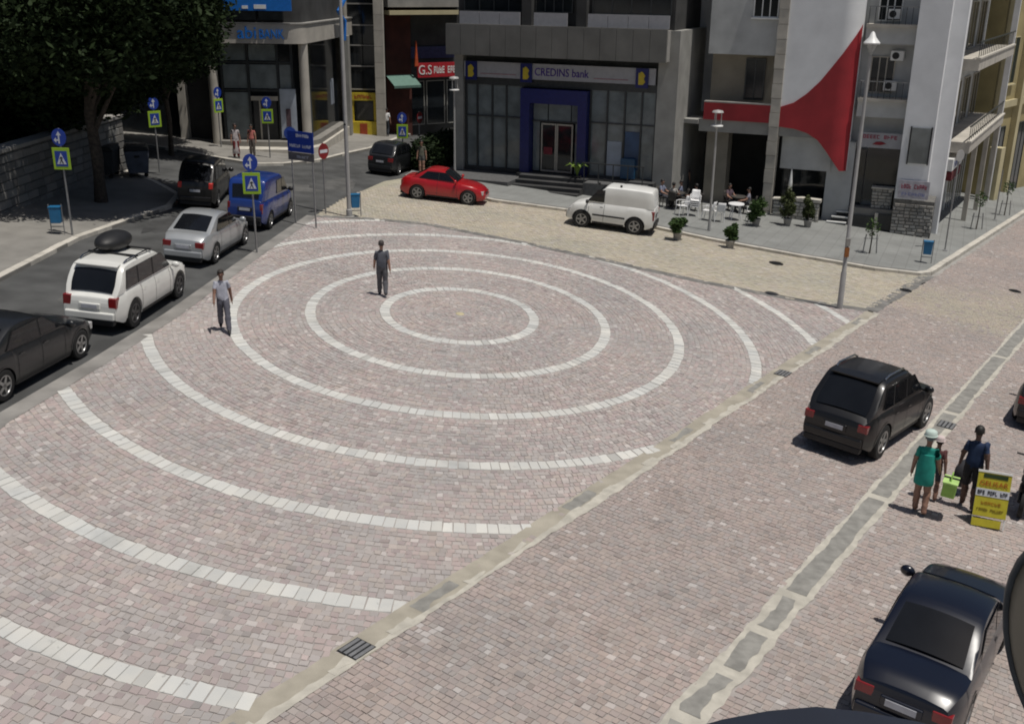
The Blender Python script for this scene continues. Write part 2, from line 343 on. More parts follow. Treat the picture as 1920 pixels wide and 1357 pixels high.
def cells_to_mesh(quads, cols, mname, parent, part, m, depth=0.008, inset=0.04, lift=0.0, most=300):
    """quads (n,4,2) world xy corners -> stones with sloped sides; the ones largest in view become parts, the rest one stuff part"""
    n = len(quads); ctr = quads.mean(1)
    hj = rng.normal(0, 0.0022, n) + lift
    tilt = rng.normal(0, 0.010, (n, 2))
    top = ctr[:, None, :] + (quads - ctr[:, None, :]) * (1 - inset)
    def z(q, extra): return GA * q[..., 0] + GB * q[..., 1] + extra
    rel = top - ctr[:, None, :]
    zt = z(top, hj[:, None] + (rel * tilt[:, None, :]).sum(-1)); zb = z(quads, -depth)
    V = np.concatenate([np.concatenate([quads, zb[..., None]], -1), np.concatenate([top, zt[..., None]], -1)], 1)   # n,8,3
    base = np.array([[4, 5, 6, 7], [0, 1, 5, 4], [1, 2, 6, 5], [2, 3, 7, 6], [3, 0, 4, 7]])
    sx, sy, sd = screen(ctr[:, 0], ctr[:, 1], z(ctr, 0))
    vis = (np.abs(sx) < 1.0) & (np.abs(sy) < 0.706)
    area = np.abs(np.cross(quads[:, 1] - quads[:, 0], quads[:, 3] - quads[:, 0]))
    score = np.where(vis, area / sd ** 3, 0)
    order = np.argsort(-score); picked = order[:most]; rest = order[most:]
    def mk(idx, name):
        k = len(idx); F = (np.arange(k)[:, None, None] * 8 + base[None]).reshape(-1)
        me = bpy.data.meshes.new(name); me.vertices.add(k * 8); me.vertices.foreach_set('co', V[idx].reshape(-1).astype(np.float32))
        nf = k * 5; me.loops.add(nf * 4); me.loops.foreach_set('vertex_index', F.astype(np.int32))
        me.polygons.add(nf); me.polygons.foreach_set('loop_start', (np.arange(nf) * 4).astype(np.int32))
        try: me.polygons.foreach_set('loop_total', np.full(nf, 4, np.int32))
        except Exception: pass
        at = me.color_attributes.new('Col', 'FLOAT_COLOR', 'POINT')
        cc = np.ones((k, 8, 4), np.float32); cc[:, :, :3] = cols[idx][:, None, :]
        at.data.foreach_set('color', cc.reshape(-1)); me.materials.append(m); me.update(calc_edges=True); me.validate(); me.polygons.foreach_set('use_smooth', [False] * len(me.polygons))
        o = bpy.data.objects.new(name, me); COL.objects.link(o); o.parent = parent; return o
    for i in picked: mk(np.array([i]), part)
    if len(rest): o = mk(rest, mname); o['kind'] = 'stuff'

def palette(n, base, light=0.06, dark=0.05, jit=0.045):
    base = np.array(base); c = base[rng.integers(0, len(base), n)].astype(float)
    r = rng.random(n)
    c[r < light] = np.array([0.50, 0.475, 0.45]); c[r > 1 - dark] *= 0.76
    mean = c.mean(0); c = mean + (c - mean) * 0.72; c *= (1 + rng.normal(0, jit, n))[:, None]; return np.clip(c, 0.05, 0.8).astype(np.float32)

# concentric rows of cobbles between the rings
PINK = [(0.385, 0.325, 0.312), (0.37, 0.345, 0.325), (0.39, 0.37, 0.35), (0.40, 0.36, 0.325), (0.365, 0.348, 0.335), (0.40, 0.338, 0.32), (0.345, 0.295, 0.29), (0.38, 0.362, 0.345)]
qs = []; ringq = []
def polar(r, t):
    u = r * np.cos(t); v = r * np.sin(t)
    return np.stack([PC.x + u * PU.x + v * PV.x, PC.y + u * PU.y + v * PV.y], -1)
HW = 0.175
for k in range(-1, 9):
    ra = (R0 + k * DR + HW + 0.01) if k >= 0 else 0.16
    rb = R0 + (k + 1) * DR - HW - 0.01
    if k >= 6: rb = R0 + (k + 1) * DR + HW + 0.01
    if k > 6: ra = R0 + k * DR + HW + 0.01
    rows = max(1, int(round((rb - ra) / 0.138)))
    for j in range(rows):
        r0 = ra + (rb - ra) * j / rows; r1 = ra + (rb - ra) * (j + 1) / rows; rm = (r0 + r1) / 2
        n = max(6, int(2 * math.pi * rm / 0.155)); w = rng.uniform(0.72, 1.28, n); e = np.concatenate([[0], np.cumsum(w)]) / w.sum() * 2 * math.pi + rng.random() * 6.28
        jr = rng.normal(0, 0.009, (n, 4)) + 0.012 * np.sin(e[:-1, None] * rm * 0.9 + j); jt = rng.normal(0, 0.008, (n, 4)) / rm
        g = 0.006 / rm
        T = np.stack([e[:-1] + g, e[1:] - g, e[1:] - g, e[:-1] + g], 1) + jt
        RR = np.stack([np.full(n, r0 + 0.005), np.full(n, r0 + 0.005), np.full(n, r1 - 0.005), np.full(n, r1 - 0.005)], 1) + jr
        qs.append(polar(RR, T))
for k in range(7):
    rk = R0 + k * DR; n = int(2 * math.pi * rk / 0.25); w = rng.uniform(0.88, 1.14, n)
    e = np.concatenate([[0], np.cumsum(w)]) / w.sum() * 2 * math.pi; g = 0.006 / rk
    jr = rng.normal(0, 0.010, (n, 4)); jt = rng.normal(0, 0.006, (n, 4)) / rk
    T = np.stack([e[:-1] + g, e[1:] - g, e[1:] - g, e[:-1] + g], 1) + jt
    RR = np.stack([np.full(n, rk - HW)] * 2 + [np.full(n, rk + HW)] * 2, 1) + jr
    ringq.append(polar(RR, T))
qs = np.concatenate(qs); c = qs.mean(1)
sx, sy, sd = screen(c[:, 0], c[:, 1], gz(c[:, 0], c[:, 1]))
keep = inpoly(PLAZA, c[:, 0], c[:, 1]) & (np.abs(sx) < 1.12) & (sy > -0.80); qs = qs[keep]
cells_to_mesh(qs, palette(len(qs), PINK), 'cobbles', plaza, 'cobble', M['cobble'])
ringq = np.concatenate(ringq); c = ringq.mean(1)
keep = inpoly(PLAZA, c[:, 0], c[:, 1]) & (c[:, 1] > 6); ringq = ringq[keep]
cells_to_mesh(ringq, palette(len(ringq), [(0.56, 0.555, 0.525), (0.53, 0.525, 0.50), (0.59, 0.58, 0.545)], light=0, dark=0.03, jit=0.05), 'ring_stones', plaza, 'ring_stone', M['ringstone'], depth=0.02, inset=0.03, lift=0.004)
MB().lathe([(0.15, -0.02), (0.15, 0.0), (0.13, 0.004), (0.001, 0.004)], 20, lambda x, y, z: (PC.x + 0.8 * x, PC.y + y, gz(PC.x + 0.8 * x, PC.y + y) + z)).build('centre_stone', mat('centre_stone_tan', (0.5, 0.44, 0.28)), plaza)

# straight rows across the street
SD = Vector((0.5563, 0.8310)); SNV = Vector((-0.8310, 0.5563))
BROWN = [(0.355, 0.305, 0.275), (0.335, 0.29, 0.27), (0.35, 0.32, 0.295), (0.375, 0.32, 0.285), (0.335, 0.31, 0.295), (0.365, 0.305, 0.28)]
qs = []
for j in range(-20, 560):
    v0 = j * 0.118; n = 210 if j < 330 else 260; w = rng.uniform(0.75, 1.25, n) * 0.115; e = np.concatenate([[0], np.cumsum(w)]) - 13.0 + rng.random() * 0.1
    a0 = np.stack([e[:-1] + 0.005, e[1:] - 0.005, e[1:] - 0.005, e[:-1] + 0.005], 1) + rng.normal(0, 0.004, (n, 4))
    b0 = np.stack([np.full(n, v0 + 0.005)] * 2 + [np.full(n, v0 + 0.113)] * 2, 1) + rng.normal(0, 0.004, (n, 4)) + 0.012 * np.sin(a0 * 1.3 + j * 0.02)
    qs.append(np.stack([5.0 + b0 * SD.x - a0 * SNV.x, 16.0 - 10 + b0 * SD.y - a0 * SNV.y], -1))
qs = np.concatenate(qs); c = qs.mean(1)
sx, sy, sd = screen(c[:, 0], c[:, 1], gz(c[:, 0], c[:, 1]))
g1 = (c[:, 0] - 2.30) * (-SNV.x) + (c[:, 1] - 11.08) * (-SNV.y)       # distance from second gutter line
keep = inpoly(STREET_NEAR, c[:, 0], c[:, 1]) & (np.abs(sx) < 1.1) & (sy > -0.78) & (sd > 0) & (np.abs(g1) > 0.27); qs = qs[keep]
c = qs.mean(1); colr = palette(len(qs), BROWN, light=0.03, dark=0.05)
along = (c[:, 0] - 14.0) * SD.x + (c[:, 1] - 36.2) * SD.y + 0.9 * np.sin(c[:, 0] * 0.9) + rng.normal(0, 0.7, len(qs))     # the yellowish lane is carried across the street in worn, mixed stones
wt = np.clip(1.25 - np.abs(along) / 3.0, 0, 0.75)[:, None] * (rng.random(len(qs)) < 0.8)[:, None]
colr = (colr * (1 - wt) + np.array([0.405, 0.375, 0.29]) * wt).astype(np.float32)
cells_to_mesh(qs, colr, 'setts', street, 'sett', M['cobble'], inset=0.06)

# staggered pavers of the lane
LD = Vector((0.921, -0.390)); LN = Vector((0.390, 0.921)); qs = []
for j in range(-10, 130):
    n = 190; e = np.arange(n + 1) * 0.165 + 0.08 * (j % 2) + rng.normal(0, 0.006, n + 1)
    a0 = np.stack([e[:-1] + 0.006, e[1:] - 0.006, e[1:] - 0.006, e[:-1] + 0.006], 1) - 8.0; b0 = np.stack([np.full(n, j * 0.125 + 0.006)] * 2 + [np.full(n, j * 0.125 + 0.119)] * 2, 1) + rng.normal(0, 0.004, (n, 4))
    qs.append(np.stack([-2.0 + a0 * LD.x + b0 * LN.x, 37.0 + a0 * LD.y + b0 * LN.y], -1))
qs = np.concatenate(qs); c = qs.mean(1); keep = inpoly(TAN, c[:, 0], c[:, 1]); qs = qs[keep]
cells_to_mesh(qs, palette(len(qs), [(0.43, 0.405, 0.31), (0.40, 0.365, 0.285), (0.42, 0.40, 0.345), (0.41, 0.37, 0.32), (0.45, 0.42, 0.33)], light=0.02, dark=0.03), 'pavers', lane, 'paver', M['cobble'], lift=0.004)

# ------------------------------------------------------------------ gutters
def wavy(name, line, a, b, lift, m, label, amp=0.03, step=0.12, parent=None, seed=1, gaps=None):
    rg = random.Random(seed); mb = MB(); A = Vector(line[0]); B = Vector(line[1]); L = (B - A).length; t = (B - A) / L; nn = Vector((-t.y, t.x)); n = int(L / step)
    la = lb = 0; run = []
    def flush():
        if len(run) > 1: mb.grid([[r[0], r[1]] for r in run])
        run.clear()
    for i in range(n + 1):
        la = 0.75 * la + rg.gauss(0, amp); lb = 0.75 * lb + rg.gauss(0, amp)
        if gaps and gaps(i, rg): flush(); continue
        p = A + t * (i * step); q0 = p + nn * (a + la); q1 = p + nn * (b + lb)
        run.append(((q0.x, q0.y, gz(*q0) + lift), (q1.x, q1.y, gz(*q1) + lift)))
    flush()
    o = mb.build(name, m, parent, recalc=False)
    for p in o.data.polygons:
        if p.normal.z < 0: p.flip()
    if not parent: tag(o, label, kind='structure')
    return o
G1 = [(-6.75, 5.0), (11.7, 32.85)]
g_one = wavy('gutter', G1, -0.26, 0.16, 0.004, M['gutter'], 'tan concrete gutter strip between the ringed square and the street', amp=0.008, seed=3)
wavy('mortar_edge', G1, -0.30, -0.17, 0.008, M['mortar'], '', amp=0.015, parent=g_one, seed=4)
wavy('mortar_smear', G1, -0.20, -0.08, 0.011, M['mortar'], '', amp=0.02, parent=g_one, seed=8, gaps=lambda i, r: (i // 5) % 5 not in (0, 3) or r.random() < 0.1)
wavy('wet_stain', G1, -0.10, 0.08, 0.007, M['patch'], '', amp=0.02, parent=g_one, seed=9, gaps=lambda i, r: (i // 9) % 4 != 1)
G2 = [(2.30 - 4 * SD.x, 11.08 - 4 * SD.y), (2.30 + 40 * SD.x, 11.08 + 40 * SD.y)]
g_two = wavy('gutter', G2, -0.25, 0.25, 0.003, M['mortar'], 'cream edged gutter with grey cement patches beside the black off-roader', amp=0.012, seed=5)
wavy('cement_patch', G2, -0.11, 0.13, 0.008, M['patch'], '', amp=0.018, parent=g_two, seed=6, gaps=lambda i, r: i > 66 or (i > 26 and i % 11 == 0))
wavy('cement_strip', G2, -0.155, 0.165, 0.008, M['patch'], '', amp=0.010, parent=g_two, seed=16, gaps=lambda i, r: i < 67 or i % 53 == 0)
J1 = [(11.7, 32.95), (16.05, 39.35)]
wavy('gutter', J1, -0.22, 0.22, 0.004, M['darkjoint'], 'dark grey joint strip running up to the pavement corner', amp=0.012, seed=12)
def polystrip(name, pts, w, lift, m, label):
    o = strip(name, pts, -w / 2, w / 2, lift, m, label); return o
polystrip('joint', [(-7.6, 40.05), (-5.68, 40.43), (-3.4, 40.42), (0.35, 38.6), (3.04, 37.03), (6.22, 35.06), (9.2, 33.63), (11.6, 33.05)], 0.42, 0.006, M['darkjoint'], 'dark joint between the ringed square and the yellowish lane')
def grate(x, y, rz, lx, ly, label, n=4):
    t = ground_empty('drain_grate', x, y, rz, 0.010); tag(t, label, 'drain grate', 'street drains')
    bx('frame', M['iron'], t, -lx / 2, lx / 2, -ly / 2, ly / 2, -0.05, 0.002)
    for i in range(n):
        yy = -ly / 2 + ly * (i + 0.5) / n
        bx('bar', M['steel'] if i % 1 == 0 else M['iron'], t, -lx / 2 + 0.02, lx / 2 - 0.02, yy - ly * 0.10, yy + ly * 0.06, 0.002, 0.012)
grate(-2.05, 11.99, math.atan2(SD.y, SD.x), 0.42, 0.34, 'black barred drain grate in the tan gutter, nearest the lower edge')
grate(7.03, 25.57, math.atan2(SD.y, SD.x), 0.5, 0.34, 'drain grate in the tan gutter at the end of a white ring')
grate(10.22, 22.75, math.atan2(SD.y, SD.x), 0.5, 0.36, 'drain grate in the cream gutter above the woman in green')
def manhole(x, y, rad, label, lift=0.012):
    t = ground_empty('manhole_cover', x, y, 0, lift); tag(t, label, 'manhole', 'manhole covers')
    MB().lathe([(rad, -0.03), (rad, 0.0), (rad * 0.94, 0.006), (0.001, 0.006)], 20, lambda a, b, c: (0.8 * a, b, c)).build('cover', M['iron'], t)
    for k in range(5): bx('rib', M['iron'], t, -rad * 0.6, rad * 0.6, -rad * 0.6 + k * rad * 0.3 - 0.02, -rad * 0.6 + k * rad * 0.3 + 0.02, 0.006, 0.014)
manhole(10.02, 38.98, 0.34, 'small manhole cover in the yellowish lane in front of the planters')
manhole(18.76, 37.91, 0.26, 'small cover in the lane at the far side of the street')
manhole(14.1, 36.4, 0.26, 'small cover in the dark joint strip by the pavement corner')

# ------------------------------------------------------------------ pavements
KF = [(-5.3, 51.1), (-3.0, 47.95), (-1.0, 46.55), (2.27, 45.78), (6.01, 43.62), (8.01, 42.15), (10.93, 40.61), (13.9, 39.3), (15.6, 39.1), (16.25, 39.6), (21.01, 46.77), (27.86, 57.08), (55, 98)]
sheet('pavement', KF + [(55, 130), (-4.0, 130), (-4.6, 58)], 0.10, M['walk'], 'grey slab pavement along the bank, the cafe and the side street', thick=0.16)
M['stonejoint0'] = mat('kerb_joint', (0.2, 0.19, 0.17), var=0.2)
def kerb(name, line, w, lift, label, side=1):
    a, b = (0.0, w) if side > 0 else (-w, 0.0)
    o = strip(name, line, a + 0.01, b - 0.01, lift - 0.008, M['stonejoint0'], label, thick=0.22)
    mb = MB(); rg = random.Random(len(line))
    for (x0, y0), (x1, y1) in zip(line[:-1], line[1:]):
        A_ = Vector((x0, y0)); B_ = Vector((x1, y1)); L_ = (B_ - A_).length; tt = (B_ - A_) / L_; nn = Vector((-tt.y, tt.x)); p = 0.0
        while p < L_:
            q = min(L_, p + rg.uniform(0.75, 1.05)); j0, j1 = rg.uniform(-0.008, 0.008), rg.uniform(-0.004, 0.005); cs = [A_ + tt * (p + 0.006) + nn * (a + j0), A_ + tt * (q - 0.006) + nn * (a + j0), A_ + tt * (q - 0.006) + nn * (b + j0), A_ + tt * (p + 0.006) + nn * (b + j0)]; p = q
            if cs[0].y > 70 or cs[0].y < 12 or cs[0].x < -22 or cs[0].x > 40: continue
            m_ = MB(); m_.add([(c.x, c.y, gz(c.x, c.y) + lift - 0.2) for c in cs] + [(c.x, c.y, gz(c.x, c.y) + lift + j1) for c in cs], [(4, 5, 6, 7), (0, 1, 5, 4), (1, 2, 6, 5), (2, 3, 7, 6), (3, 0, 4, 7)]); m_.build('kerb_stone', M['kerb'], o)
    return o
kerb('kerb', offset_line(KF, -0.02), 0.24, 0.112, 'pale kerb edging the bank and cafe pavement', side=1)
strip('dark_line', offset_line(KF[2:9], 0.36), 0, 0.12, 0.106, M['darkjoint'], 'dark line along the pavement behind the kerb')  # thin dark strip following the kerb on top of the pavement
KL = [(-14.1, -5), (-13.95, 27.77), (-13.9, 32.97), (-13.2, 37.2), (-12.85, 39.1), (-13.2, 41.4), (-14.9, 43.7), (-17, 45.9), (-30, 48.5)]
sheet('pavement', KL + [(-60, 48.5), (-60, -5)], 0.10, M['walkwarm'], 'pavement under the trees beside the stone wall', thick=0.16)
kerb('kerb', KL, 0.22, 0.112, 'pale kerb of the tree shaded pavement beside the asphalt', side=1)
KA = [(-32, 57.6), (-19.14, 53.4), (-16.73, 52.45), (-14.01, 51.05), (-12.31, 50.4), (-11.2, 51.2), (-9.82, 53.4), (-8.96, 56.5), (-8.0, 59.4), (-7.0, 65), (-5.3, 74), (-2.5, 92)]
sheet('pavement', KA + [(-2.5, 130), (-60, 130), (-60, 66)], 0.10, M['walkwarm'], 'sunlit pavement in front of the corner bank with blue lettering', thick=0.16)
kerb('kerb', KA, 0.22, 0.112, 'worn kerb round the corner bank pavement', side=1)

# ------------------------------------------------------------------ buildings
M['stonegrey'] = mat('grey_facade_stone', (0.30, 0.295, 0.275), var=0.14, scale=1.2, bump=0.1)
M['panel'] = mat('concrete_facade_panel', (0.17, 0.167, 0.154), var=0.14, scale=1.0, bump=0.1)
M['pier'] = mat('pale_stone_pier', (0.47, 0.44, 0.385), var=0.15, scale=1.5, bump=0.15)
M['render_w'] = mat('white_render', (0.80, 0.81, 0.82), var=0.07, scale=1.1, detail=9, bump=0.05)
M['render_g'] = mat('grey_render', (0.48, 0.49, 0.485), var=0.13, scale=1.1, detail=9)
M['tanwall'] = mat('tan_render', (0.26, 0.235, 0.19), var=0.14, scale=1.2)
M['redpaint'] = mat('red_facade_paint', (0.36, 0.022, 0.03), rough=0.6, var=0.17, scale=0.9, detail=9)
M['navy'] = mat('navy_portal', (0.008, 0.014, 0.12), rough=0.4, var=0.12)
M['darkwall'] = mat('dark_wall', (0.045, 0.045, 0.045), var=0.3, scale=1.0)
M['darkred'] = mat('dark_red_cladding', (0.075, 0.022, 0.016), var=0.35, scale=1.0)
M['alu'] = mat('dark_aluminium', (0.06, 0.065, 0.068), rough=0.4, metal=0.5, var=0.1)
M['alupale'] = mat('pale_aluminium', (0.42, 0.39, 0.34), rough=0.45, metal=0.2, var=0.1)
M['signgrey'] = mat('pale_sign_panel', (0.36, 0.36, 0.38), rough=0.5, var=0.06)
M['yellow'] = mat('yellow_sign', (0.55, 0.42, 0.03), rough=0.5, var=0.1)
M['signblue'] = mat('blue_sign', (0.012, 0.05, 0.30), rough=0.4, var=0.08)
M['brightblue'] = mat('bright_blue_sign', (0.015, 0.16, 0.55), rough=0.4, var=0.08)
M['ochre'] = mat('ochre_wall', (0.36, 0.30, 0.15), var=0.15, scale=0.8, bump=0.1)
M['ochrelight'] = mat('light_ochre_trim', (0.50, 0.44, 0.27), var=0.12, scale=1.0)
M['rubble'] = mat_attr('rubble_stone', blotch=1.0, bump=0.5, scale=18)
M['stonejoint'] = mat('wall_joint', (0.13, 0.125, 0.115), var=0.25, scale=6)
M['greenawning'] = mat('green_awning', (0.11, 0.20, 0.165), rough=0.8, var=0.1)
M['posterblue'] = mat('blue_poster', (0.03, 0.07, 0.15), rough=0.4, var=0.3, scale=1.2)
M['posterpale'] = mat('pale_poster', (0.36, 0.40, 0.46), rough=0.5, var=0.2, scale=1.6)
M['interior'] = mat('dim_interior', (0.05, 0.052, 0.05), var=0.4, scale=0.8)

class Fac:
    """a building front: local x along the front, -y towards the square, z in world height"""
    def __init__(s, name, A, d, label, cat='building', group=None):
        s.z0 = A[2]; s.t = empty(name, A, math.atan2(d[1], d[0])); tag(s.t, label, cat, group)
    def box(s, name, m, x0, x1, y0, y1, z0, z1, parent=None, bevel=0): return bx(name, m, parent or s.t, x0, x1, y0, y1, z0 - s.z0, z1 - s.z0, bevel)
    def poly(s, name, m, pts, y0, y1, parent=None): return MB().prism([(x, z - s.z0) for x, z in pts], y0, y1, lambda u, v, h: (u, h, v)).build(name, m, parent or s.t)
    def plan(s, name, m, pts, z0, z1, parent=None): return MB().prism(pts, z0 - s.z0, z1 - s.z0).build(name, m, parent or s.t)
    def window(s, x0, x1, z0, z1, y, m, fm, bars=1, fw=0.05, sill=None, name='window'):
        w = s.box(name, m, x0, x1, y, y + 0.05, z0, z1)
        for a in (x0 - fw, x1): s.box('frame', fm, a, a + fw, y - 0.03, y + 0.06, z0 - fw, z1 + fw, w)
        for a in (z0 - fw, z1): s.box('frame', fm, x0, x1, y - 0.03, y + 0.06, a, a + fw, w)
        for k in range(bars):
            xx = x0 + (x1 - x0) * (k + 1) / (bars + 1); s.box('mullion', fm, xx - fw / 2, xx + fw / 2, y - 0.025, y, z0, z1, w)
        if sill: s.box('sill', sill, x0 - 0.12, x1 + 0.12, y - 0.14, y - 0.03, z0 - fw - 0.07, z0 - fw, w)
        return w
    def text(s, name, body, size, m, x, y, z, width=None, extrude=0.015, parent=None): return text(name, body, size, m, parent or s.t, (x, y, z - s.z0), FRONT, extrude, width)

def stone_courses(parent, x0, x1, y, z0, z1, ch, lw, thick, base, slope=0.0, zoff=0.0, nm='stone'):
    """courses of separate stones on a wall face; x along the wall, y the face, slope = how the foot drops along x"""
    n = int((z1 - z0) / ch)
    for r in range(n):
        x = x0 - random.uniform(0, lw * 0.5)
        while x < x1:
            w = lw * random.uniform(0.6, 1.5); a = max(x, x0) + 0.008; b = min(x + w, x1) - 0.008; x += w
            if b - a < 0.06: continue
            za = z0 + r * ch + 0.008 - zoff; zb = za + ch - 0.016; d = random.uniform(0, 0.035)
            mb = MB(); i = 0.02
            vs = [(a, y, za), (b, y, za), (b, y, zb), (a, y, zb), (a + i, y - thick - d, za + i), (b - i, y - thick - d, za + i), (b - i, y - thick - d, zb - i), (a + i, y - thick - d, zb - i)]
            mb.add(vs, [(4, 5, 6, 7), (0, 1, 5, 4), (1, 2, 6, 5), (2, 3, 7, 6), (3, 0, 4, 7)])
            o = mb.build(nm, M['rubble'], parent, recalc=False); c = np.array(base) * random.uniform(0.7, 1.25)
            at = o.data.color_attributes.new('Col', 'FLOAT_COLOR', 'POINT'); at.data.foreach_set('color', np.tile([*c, 1.0], 8).astype(np.float32))

DIR = (0.921, -0.390)
# ---- bank with blue portal (centre)
D = Fac('bank_building', (-2.68, 53.93, -1.5), DIR, 'grey bank with blue entrance portal, glass front and concrete canopy')
D.box('upper_wall', M['darkwall'], -0.3, 10.6, 0.35, 9.0, 6.35, 13.5)
D.box('side_wall', M['stonegrey'], -0.45, 0.02, 0.15, 9.0, -1.6, 6.35)
D.box('side_wall', M['stonegrey'], 10.0, 10.95, 0.15, 9.0, -2.2, 6.35)
for i in range(14):     # canopy fascia of upright concrete panels
    w = 11.1 / 14; a = -0.58 + i * w
    D.box('fascia_panel', M['panel'], a + 0.008, a + w - 0.008, -0.55 + random.uniform(-.006, .006), -0.40, 4.98, 6.42)
D.box('canopy_slab', M['concrete'], -0.55, 10.5, -0.39, 0.9, 5.0, 6.36)
for a, b in ((0.0, 3.2), (3.9, 5.6), (6.6, 10.5)):      # parapet panels over the fascia
    n = max(1, int((b - a) / 0.85))
    for i in range(n): D.box('parapet_panel', M['signgrey'], a + (b - a) * i / n + 0.01, a + (b - a) * (i + 1) / n - 0.01, -0.2, -0.13, 6.42, 7.0)
for k, (a, b) in enumerate(((0.1, 3.2), (3.85, 5.65), (6.7, 10.4))): D.window(a, b, 7.05, 9.4, 0.25, M['glassdark'], M['alu'], bars=3, name='upper_window')
for a in (3.25, 6.0): D.box('pier', M['darkwall'], a, a + 0.5, -0.12, 0.34, 6.37, 13.5)
D.box('soffit_wall', M['interior'], 0.02, 10.0, 0.55, 0.75, 3.9, 5.0)
sg = D.box('sign_panel', M['signgrey'], 0.1, 9.9, 0.10, 0.2, 3.92, 4.66)
D.text('lettering', 'CREDINS bank', 0.52, mat('purple_lettering', (0.06, 0.02, 0.22)), 5.25, 0.09, 4.27, width=2.75, parent=sg)
D.box('red_line', mat('faded_red_line', (0.32, 0.18, 0.2)), 1.0, 2.9, 0.085, 0.099, 4.08, 4.12, parent=sg)
D.box('red_line', mat('faded_red_line2', (0.32, 0.18, 0.2)), 6.9, 8.6, 0.085, 0.099, 4.08, 4.12, parent=sg)
for cx in (0.53, 3.47, 9.28):
    e = D.box('emblem_board', M['navy'], cx - 0.3, cx + 0.3, -0.0, 0.08, 3.78, 4.66)
    D.poly('emblem', M['yellow'], [(cx - .16, 3.92), (cx + .06, 3.92), (cx + .17, 4.05), (cx + .10, 4.2), (cx + .16, 4.34), (cx + .05, 4.48), (cx - .04, 4.52), (cx - .10, 4.44), (cx - .16, 4.46)], -0.02, -0.002, parent=e)
D.box('transom_band', M['alu'], 0.05, 9.98, 0.30, 0.42, 3.55, 3.9)
GP = M['glassbank']
left = [0.12, 0.73, 1.55, 2.32, 3.2]; right = [6.72, 7.56, 8.43, 9.26, 9.95]
for grp in (left, right):
    for a, b in zip(grp[:-1], grp[1:]):
        for z0, z1 in ((-0.5, 2.0), (2.06, 3.55)):
            D.box('glass_pane', GP, a + 0.035, b - 0.035, 0.38, 0.42, z0, z1)
    for a in grp: D.box('mullion', M['alu'], a - 0.035, a + 0.035, 0.28, 0.45, -0.52, 3.55)
    D.box('transom', M['alu'], grp[0], grp[-1], 0.30, 0.44, 2.0, 2.06)
    D.box('plinth', M['darkwall'], grp[0] - 0.05, grp[-1] + 0.05, 0.2, 0.6, -2.0, -0.5)
D.box('portal_post', M['navy'], 3.24, 3.72, -0.12, 0.5, -0.62, 2.82); D.box('portal_post', M['navy'], 6.22, 6.67, -0.12, 0.5, -0.62, 2.82)
D.box('portal_beam', M['navy'], 3.24, 6.67, -0.12, 0.5, 2.82, 3.5)
for a, b in ((3.75, 4.5), (4.55, 5.7), (5.75, 6.2)): D.box('glass_pane', GP, a, b, 0.38, 0.42, 1.98, 2.8)
D.box('glass_pane', GP, 3.75, 4.1, 0.38, 0.42, -0.5, 1.92); D.box('glass_pane', GP, 5.95, 6.2, 0.38, 0.42, -0.5, 1.92)
D.box('transom', M['alu'], 3.72, 6.22, 0.30, 0.46, 1.92, 1.98)
for a, b in ((4.2, 5.0), (5.02, 5.86)):
    dr = D.box('door', M['glassdark'], a + 0.07, b - 0.07, 0.34, 0.38, -0.42, 1.78)
    for p, q in ((a, a + 0.07), (b - 0.07, b)): D.box('frame', M['alupale'], p, q, 0.3, 0.4, -0.5, 1.86, dr)
    for p, q in ((-0.5, -0.42), (1.78, 1.86)): D.box('frame', M['alupale'], a + 0.07, b - 0.07, 0.3, 0.4, p, q, dr)
D.box('notice', mat('dull_red_notice', (0.2, 0.03, 0.04)), 4.35, 4.8, 0.30, 0.335, 0.35, 0.7)
D.box('back_wall', M['interior'], 0.0, 10.0, 3.6, 3.8, -0.6, 5.0)
D.box('inner_floor', M['interior'], 0.0, 10.0, 0.45, 3.6, -0.9, -0.55)
D.box('poster', M['posterblue'], 8.5, 9.22, 0.33, 0.37, -0.1, 1.7); D.box('poster', M['posterpale'], 7.62, 8.35, 0.335, 0.375, -0.45, 1.2)
D.box('cash_machine', mat('cash_machine_blue', (0.02, 0.08, 0.16), rough=0.4), 8.4, 9.1, 0.1, 0.34, -0.5, 0.45)
for k in range(5):      # stairs down from the door
    z1 = -0.55 - k * 0.17; D.box('step', M['darkwall'], 3.5, 7.0, -0.4 - (k + 1) * 0.42, -0.4 - k * 0.42, -2.2, z1)
D.box('landing', M['darkwall'], 3.2, 10.2, -0.4, 0.2, -2.3, -0.55)
D.box('terrace', mat('dark_terrace', (0.10, 0.10, 0.10)), -0.3, 3.5, -2.2, 0.2, -1.6, -0.72)
D.box('terrace', mat('dark_terrace_far', (0.10, 0.10, 0.10)), 7.0, 10.0, -1.2, -0.4, -2.3, -0.62)
for i in range(5): D.box('rail_post', M['alu'], 6.98 + i * 0.72, 7.02 + i * 0.72, -1.14, -1.10, -0.62, 0.3)
D.box('hand_rail', M['alu'], 6.9, 9.95, -1.15, -1.09, 0.3, 0.35)

